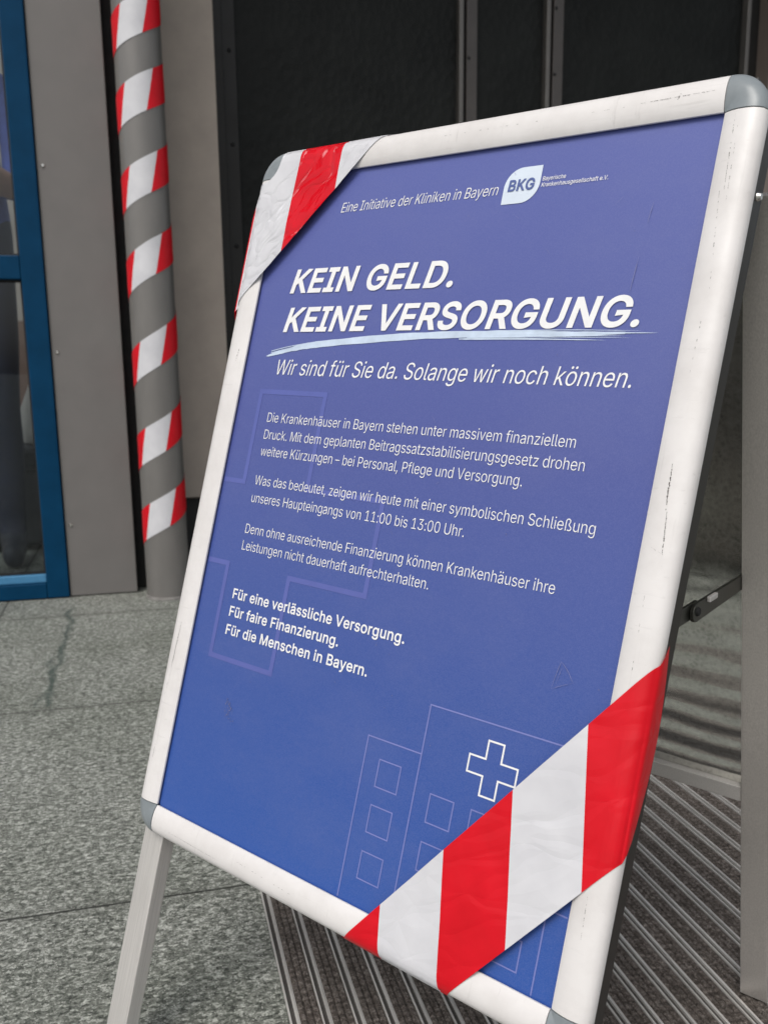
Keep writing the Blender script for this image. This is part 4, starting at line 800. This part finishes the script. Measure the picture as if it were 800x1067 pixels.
# scuffs on the rails
marks = {k: MB() for k in railobj}
def prof_z(d):
    for (a, za), (b_, zb) in zip(PROF[1:11], PROF[2:12]):
        if a <= d <= b_ and b_ > a: return za + (zb - za) * (d - a) / (b_ - a)
    return .012
def scuff(side, s0, s1, d0, d1, w_=.0012, dens=.75, n_=26):
    mb = MB(); prev = None
    for i in range(n_):
        if rr_.random() > dens: continue
        a, b_ = s0 + (s1 - s0) * i / n_, s0 + (s1 - s0) * (i + rr_.uniform(.5, 1.0)) / n_
        d = d0 + (d1 - d0) * i / n_ + rr_.uniform(-1, 1) * w_ * .14; ww = w_ * rr_.uniform(.25, .7) * (.35 + .65 * math.sin(math.pi * (i + .5) / n_))
        o_ = len(mb.v)
        for s_, q in ((a, d - ww / 2), (b_, d - ww / 3), (b_, d + ww / 3), (a, d + ww / 2)): mb.v.append(rail_pt(side, s_, q, prof_z(q) + .0003))
        mb.face((o_, o_ + 1, o_ + 2, o_ + 3))
    o_ = len(marks[side].v); marks[side].v += mb.v; marks[side].f += [tuple(o_ + i for i in f_) for f_ in mb.f]
scuff('right', .088, .045, .0165, .0185, .0026, .9, 18); scuff('right', .045, .006, .0200, .0230, .0020, .75, 22)
scuff('right', .405, .335, .0120, .0150, .0010, .85, 30); scuff('right', .40, .32, .0160, .0190, .0006, .4, 40); scuff('right', .345, .24, .0100, .0200, .0008, .4, 44); scuff('right', .24, .17, .018, .016, .0007, .35, 30)
scuff('right', .012, .006, .012, .026, .0012, .8, 10); scuff('right', -.02, -.16, .014, .018, .0006, .2, 50); scuff('right', -.30, -.34, .0155, .0170, .0008, .7, 24)
scuff('top', .205, .278, .0190, .0200, .0010, .75, 46); scuff('top', .2415, .2440, .0165, .0235, .0045, 1, 4); scuff('top', -.10, .2, .020, .018, .0006, .15, 90)
scuff('left', -.175, -.235, .0170, .0195, .0020, .95, 30); scuff('left', -.235, -.275, .0195, .0225, .0008, .6, 24); scuff('left', .19, .17, .0100, .0130, .0016, .6, 14)
scuff('left', -.33, -.36, .021, .022, .0009, .6, 14); scuff('bottom', -.27, -.16, .0230, .0250, .0006, .7, 60); scuff('bottom', -.15, -.02, .014, .02, .0006, .2, 50)

for k in railobj: add_marks(railobj[k], marks[k], M_SCUFF)

# ------------------------------------------------------------------ barrier tapes over the sign's corners
def tape(name, label, P0, P1, base_pt_s, ufun, mat, amp, nx=96, ny=26, seed=0, flap=.023, bow=0):
    """P0(s), P1(s): where the band meets the outer edges of two rails, s runs across the band"""
    mb = MB(); tt_ = lambda q: .5 * q + .5 * (.5 - .5 * math.cos(math.pi * q))
    cin = math.copysign(1, base_pt_s[0]), math.copysign(1, base_pt_s[1])
    for j in range(ny + 1):
        s = j / ny; a, b_ = P0(s), P1(s)
        for i in range(nx + 1):
            t_ = tt_(i / nx); x, y_ = a[0] + (b_[0] - a[0]) * t_, a[1] + (b_[1] - a[1]) * t_
            bw = bow * s ** 3 * math.sin(math.pi * t_) ** .7; x -= cin[0] * bw; y_ -= cin[1] * bw
            d = max(abs(x) - HX, abs(y_) - HY)
            if abs(x) > HX and abs(y_) > HY: d = math.hypot(abs(x) - HX, abs(y_) - HY)
            z = .0104 if d < .0190 else max(.0018, prof_z(min(d, .0371)) + .0010)
            if d < 0:
                edge_ = min(1, -d / .03)
                nv = noise.noise(Vector((x * 15 + seed, y_ * 15, seed))) + .6 * noise.noise(Vector((x * 45 + y_ * 20 + seed, y_ * 38 - x * 25, 3 + seed)))
                z += amp * edge_ * nv - .0004 * edge_
            mb.v.append(FS.p(x, y_, z))
    for j in range(ny):
        for i in range(nx):
            q = [(i, j), (i + 1, j), (i + 1, j + 1), (i, j + 1)]; uvq = []
            for a, b_ in q:
                s, t_ = b_ / ny, tt_(a / nx); A, B_ = P0(s), P1(s)
                uvq.append((ufun(A[0] + (B_[0] - A[0]) * t_, A[1] + (B_[1] - A[1]) * t_), s))
            mb.face([b_ * (nx + 1) + a for a, b_ in q], 0, uvq)
    for end, PP, PO in ((0, P0, P1), (nx, P1, P0)):     # turned down over the outer side
        nrow = 5; o_ = len(mb.v)
        for j in range(ny + 1):
            s = j / ny; a, b_ = PP(s), PO(s); dx, dy = a[0] - b_[0], a[1] - b_[1]; l_ = math.hypot(dx, dy)
            for k in range(nrow + 1):
                w = k / nrow
                ox = (.0012 if abs(a[0]) - HX > .03 else 0) * math.copysign(1, a[0]); oy = (.0012 if abs(a[1]) - HY > .03 else 0) * math.copysign(1, a[1])
                mb.v.append(FS.p(a[0] + ox * min(1, w * 3) + (0 if ox else dx / l_ * flap * w), a[1] + oy * min(1, w * 3) + (0 if oy else dy / l_ * flap * w), max(.0018, prof_z(.0371) + .0010) - flap * (.40 + .60 * math.sin(math.pi * s)) * w))
        for j in range(ny):
            for k in range(nrow):
                q = [(j, k), (j, k + 1), (j + 1, k + 1), (j + 1, k)]; uvq = []
                for jj, kk in q:
                    s = jj / ny; a, b_ = PP(s), PO(s); dx, dy = a[0] - b_[0], a[1] - b_[1]; l_ = math.hypot(dx, dy)
                    uvq.append((ufun(a[0] + dx / l_ * flap * kk / nrow * .7, a[1] + dy / l_ * flap * kk / nrow * .7), s))
                mb.face([o_ + jj * (nrow + 1) + kk for jj, kk in q], 0, uvq)
    o = obj(name, mb, mat, fr=FS, base=FS.p(*base_pt_s), smooth=True, recalc=False)
    bm = bmesh.new(); bm.from_mesh(o.data); bmesh.ops.remove_doubles(bm, verts=bm.verts, dist=1e-6); bmesh.ops.recalc_face_normals(bm, faces=bm.faces); bm.to_mesh(o.data); bm.free()
    return tag(o, label, 'barrier tape', kind='thing')
lerp = lambda a, b_, t_: a + (b_ - a) * t_
XO, YO = HX + .0375, HY + .0375
tape('barrier_tape', 'red and white barrier tape stretched across the lower right corner of the blue sign',
     lambda s: (lerp(.0440, .1790, s), -YO), lambda s: (XO, lerp(-.0885, -.2650, s)), (.2, -.3, .012),
     lambda x, y_: (x - .0872 + .165 * (y_ + .3949)) / .075, M_TAPE, .0007, seed=1)
tape('barrier_tape', 'crinkled red and white barrier tape folded over the upper left corner of the sign',
     lambda s: (-XO - .0055 * min(1, 4 * (1 - s)), lerp(.2370, .4060, s)), lambda s: (lerp(-.1185, -.2880, s), YO), (-.25, .38, .012),
     lambda x, y_: 1 + (x + .2545) / .0735, M_TAPE2, .0012, seed=9, bow=.012)

# ------------------------------------------------------------------ person, stool and bag behind the glass
HS = 1.02
def person():
    base_ = FB.p(-.790, 4.58, 0)
    r = thing('person', 'person in blue shirt and dark trousers standing behind the glass door', 'person', FB, base_)
    J = {}; ed = []
    def jn(n_, x, y_, z, rad, par=None):
        J[n_] = (len(J), (x, y_, z), rad); 
        if par: ed.append((J[par][0], J[n_][0]))
    jn('pelvis', 0, 0, .96, (.225, .150)); jn('waist', 0, .005, 1.10, (.195, .130), 'pelvis'); jn('chest', 0, .01, 1.30, (.175, .120), 'waist')
    jn('upper', 0, .01, 1.43, (.150, .095), 'chest'); jn('neck', 0, .0, 1.53, (.058, .058), 'upper'); jn('jaw', 0, -.015, 1.60, (.068, .078), 'neck')
    jn('head', 0, -.005, 1.69, (.076, .096), 'jaw'); jn('crown', 0, .0, 1.765, (.058, .072), 'head')
    for s, n_ in ((1, 'a'), (-1, 'b')):
        jn('sh' + n_, s * .185, .01, 1.43, (.062, .062), 'upper'); jn('um' + n_, s * .222, .005, 1.29, (.054, .054), 'sh' + n_)
        jn('el' + n_, s * .215, -.045, 1.13, (.047, .047), 'um' + n_); jn('fa' + n_, s * .13, -.175, 1.15 + .02 * s, (.040, .040), 'el' + n_)
        jn('wr' + n_, s * .02, -.215, 1.18 + .03 * s, (.029, .026), 'fa' + n_); jn('pa' + n_, -s * .06, -.205, 1.19 + .03 * s, (.036, .020), 'wr' + n_)
        for k in range(4):
            zz = 1.215 + .03 * s - .019 * k
            jn('f%d' % k + n_, -s * (.115 + .006 * (k in (1, 2))), -.185, zz, (.010, .010), 'pa' + n_); jn('g%d' % k + n_, -s * (.150 + .006 * (k in (1, 2))), -.155, zz, (.008, .008), 'f%d' % k + n_)
        jn('t' + n_, -s * .055, -.225, 1.235 + .03 * s, (.011, .011), 'pa' + n_)
        jn('hp' + n_, s * .095, 0, .88, (.100, .105), 'pelvis'); jn('kn' + n_, s * .105, -.01, .50, (.064, .066), 'hp' + n_)
        jn('cf' + n_, s * .110, .015, .36, (.058, .060), 'kn' + n_); jn('an' + n_, s * .110, .02, .10, (.040, .044), 'cf' + n_)
        jn('ft' + n_, s * .115, -.03, .045, (.046, .042), 'an' + n_); jn('to' + n_, s * .125, -.16, .035, (.042, .032), 'ft' + n_)
    me = bpy.data.meshes.new('body'); me.from_pydata([q[1] for q in J.values()], ed, [])
    ob = bpy.data.objects.new('body_tmp', me); C.objects.link(ob)
    sk = ob.modifiers.new('skin', 'SKIN'); sk.use_smooth_shade = True
    for q, sv in zip(J.values(), me.skin_vertices[0].data): sv.radius = q[2]; sv.use_root = q[0] == 0
    ss = ob.modifiers.new('sub', 'SUBSURF'); ss.levels = 2; ss.render_levels = 2
    dg = bpy.context.evaluated_depsgraph_get(); dg.update()
    bm_ = bpy.data.meshes.new_from_object(ob.evaluated_get(dg)); bpy.data.objects.remove(ob)
    b_ = MB()
    off = Vector((0, 0, .004))
    b_.v = [base_ + (E1 * (v.co.x) + E2 * v.co.y + EZ * (v.co.z)) * HS / S + EZ * .004 for v in bm_.vertices]
    zmin = min(v.z for v in b_.v); b_.v = [v - EZ * (zmin - .001) for v in b_.v]
    for p in bm_.polygons:
        c_ = p.center; k = 0
        if c_.z > 1.515: k = 2
        elif c_.y < -.075 and c_.z > 1.02 and (c_.y < -.150 or (abs(c_.x) > .14 and c_.z < 1.18 and c_.y < -.09)): k = 2
        elif c_.z < .095: k = 3
        elif c_.z < 1.055: k = 1
        b_.face(p.vertices, k)
    body = obj('body', b_, [M_SHIRT, M_TROUS, M_SKIN, M_SHOE], r, smooth=True)
    P = lambda x, y_, z: base_ + (E1 * x + E2 * y_ + EZ * z) * HS / S
    def ball(mb, c_, rx, ry, rz, nu=16, nv=10, zlo=-1.):
        rings_ = []
        for i in range(nv + 1):
            q = -math.pi / 2 + math.pi * i / nv
            if math.sin(q) < zlo: continue
            rings_.append([P(c_[0] + rx * math.cos(q) * math.cos(2 * math.pi * k / nu), c_[1] + ry * math.cos(q) * math.sin(2 * math.pi * k / nu), c_[2] + rz * math.sin(q)) for k in range(nu)])
        mb.sweep(rings_)
        return mb
    obj('hair', ball(ball(MB(), (0, .022, 1.715), .086, .100, .095, zlo=-.15), (0, .05, 1.66), .078, .07, .09), M_HAIR, r, smooth=True)
    M_EYE = mottled('eye', (.5, .48, .46), .2, 0, 20, .05)
    for s in (-1, 1): obj('eye', ball(MB(), (s * .033, -.094, 1.675), .013, .009, .009), M_EYE, r, smooth=True)
    obj('nose', ball(MB(), (0, -.102, 1.645), .014, .019, .024), M_SKIN, r, smooth=True)
    obj('mouth', ball(MB(), (0, -.090, 1.605), .026, .008, .007), mottled('lips', (.36, .13, .11), .5, 0, 20, .05), r, smooth=True)
    for s in (-1, 1): obj('ear', ball(MB(), (s * .079, .0, 1.665), .012, .022, .033), M_SKIN, r, smooth=True)
person()
sb = FB.p(-.535, 4.95, 0)
r = thing('stool', 'dark upholstered cube stool behind the lower glass pane', 'stool', FB, sb)
obj('seat', MB().box(FB, -.80, -.28, 4.78, 5.2, .40, .52), M_STOOL, r, bevel=.03)
obj('body', MB().box(FB, -.78, -.30, 4.80, 5.18, .03, .398), M_STOOL, r, bevel=.02)
for x in (-.74, -.34):
    for y_ in (4.84, 5.14): obj('foot', MB().cyl(FB.p(x, y_, 0.002), EZ, .022, .027, 12), M_BLACK, r, smooth=40)
bgp = FB.p(-.47, 4.98, .522)
rings_ = []
for i, (z, a, b_) in enumerate(((.522, .10, .07), (.53, .125, .085), (.60, .140, .095), (.70, .125, .085), (.78, .095, .06), (.83, .075, .04), (.85, .060, .030))):
    rings_.append([bgp + EZ * (z - .522) + E1 * (a * math.cos(q) * (1 + .10 * noise.noise(Vector((math.cos(q) * 2, math.sin(q) * 2, z * 9))))) + E2 * (b_ * math.sin(q)) for q in (2 * math.pi * k / 24 for k in range(24))])
r = thing('bag', 'pale cloth bag standing on the dark stool behind the glass', 'bag', FB, bgp)
obj('bag_body', MB().sweep(rings_), M_BAGC, r, smooth=60)
hp = [bgp + E1 * (.055 * math.cos(q)) + EZ * (.325 + .10 * math.sin(q)) for q in (math.pi * k / 14 for k in range(15))]
obj('handle', MB().sweep([[c_ + E2 * (.008 * math.cos(w)) + EZ * (.005 * math.sin(w)) for w in (2 * math.pi * k / 8 for k in range(8))] for c_ in hp]), M_BAGC, r, smooth=60)
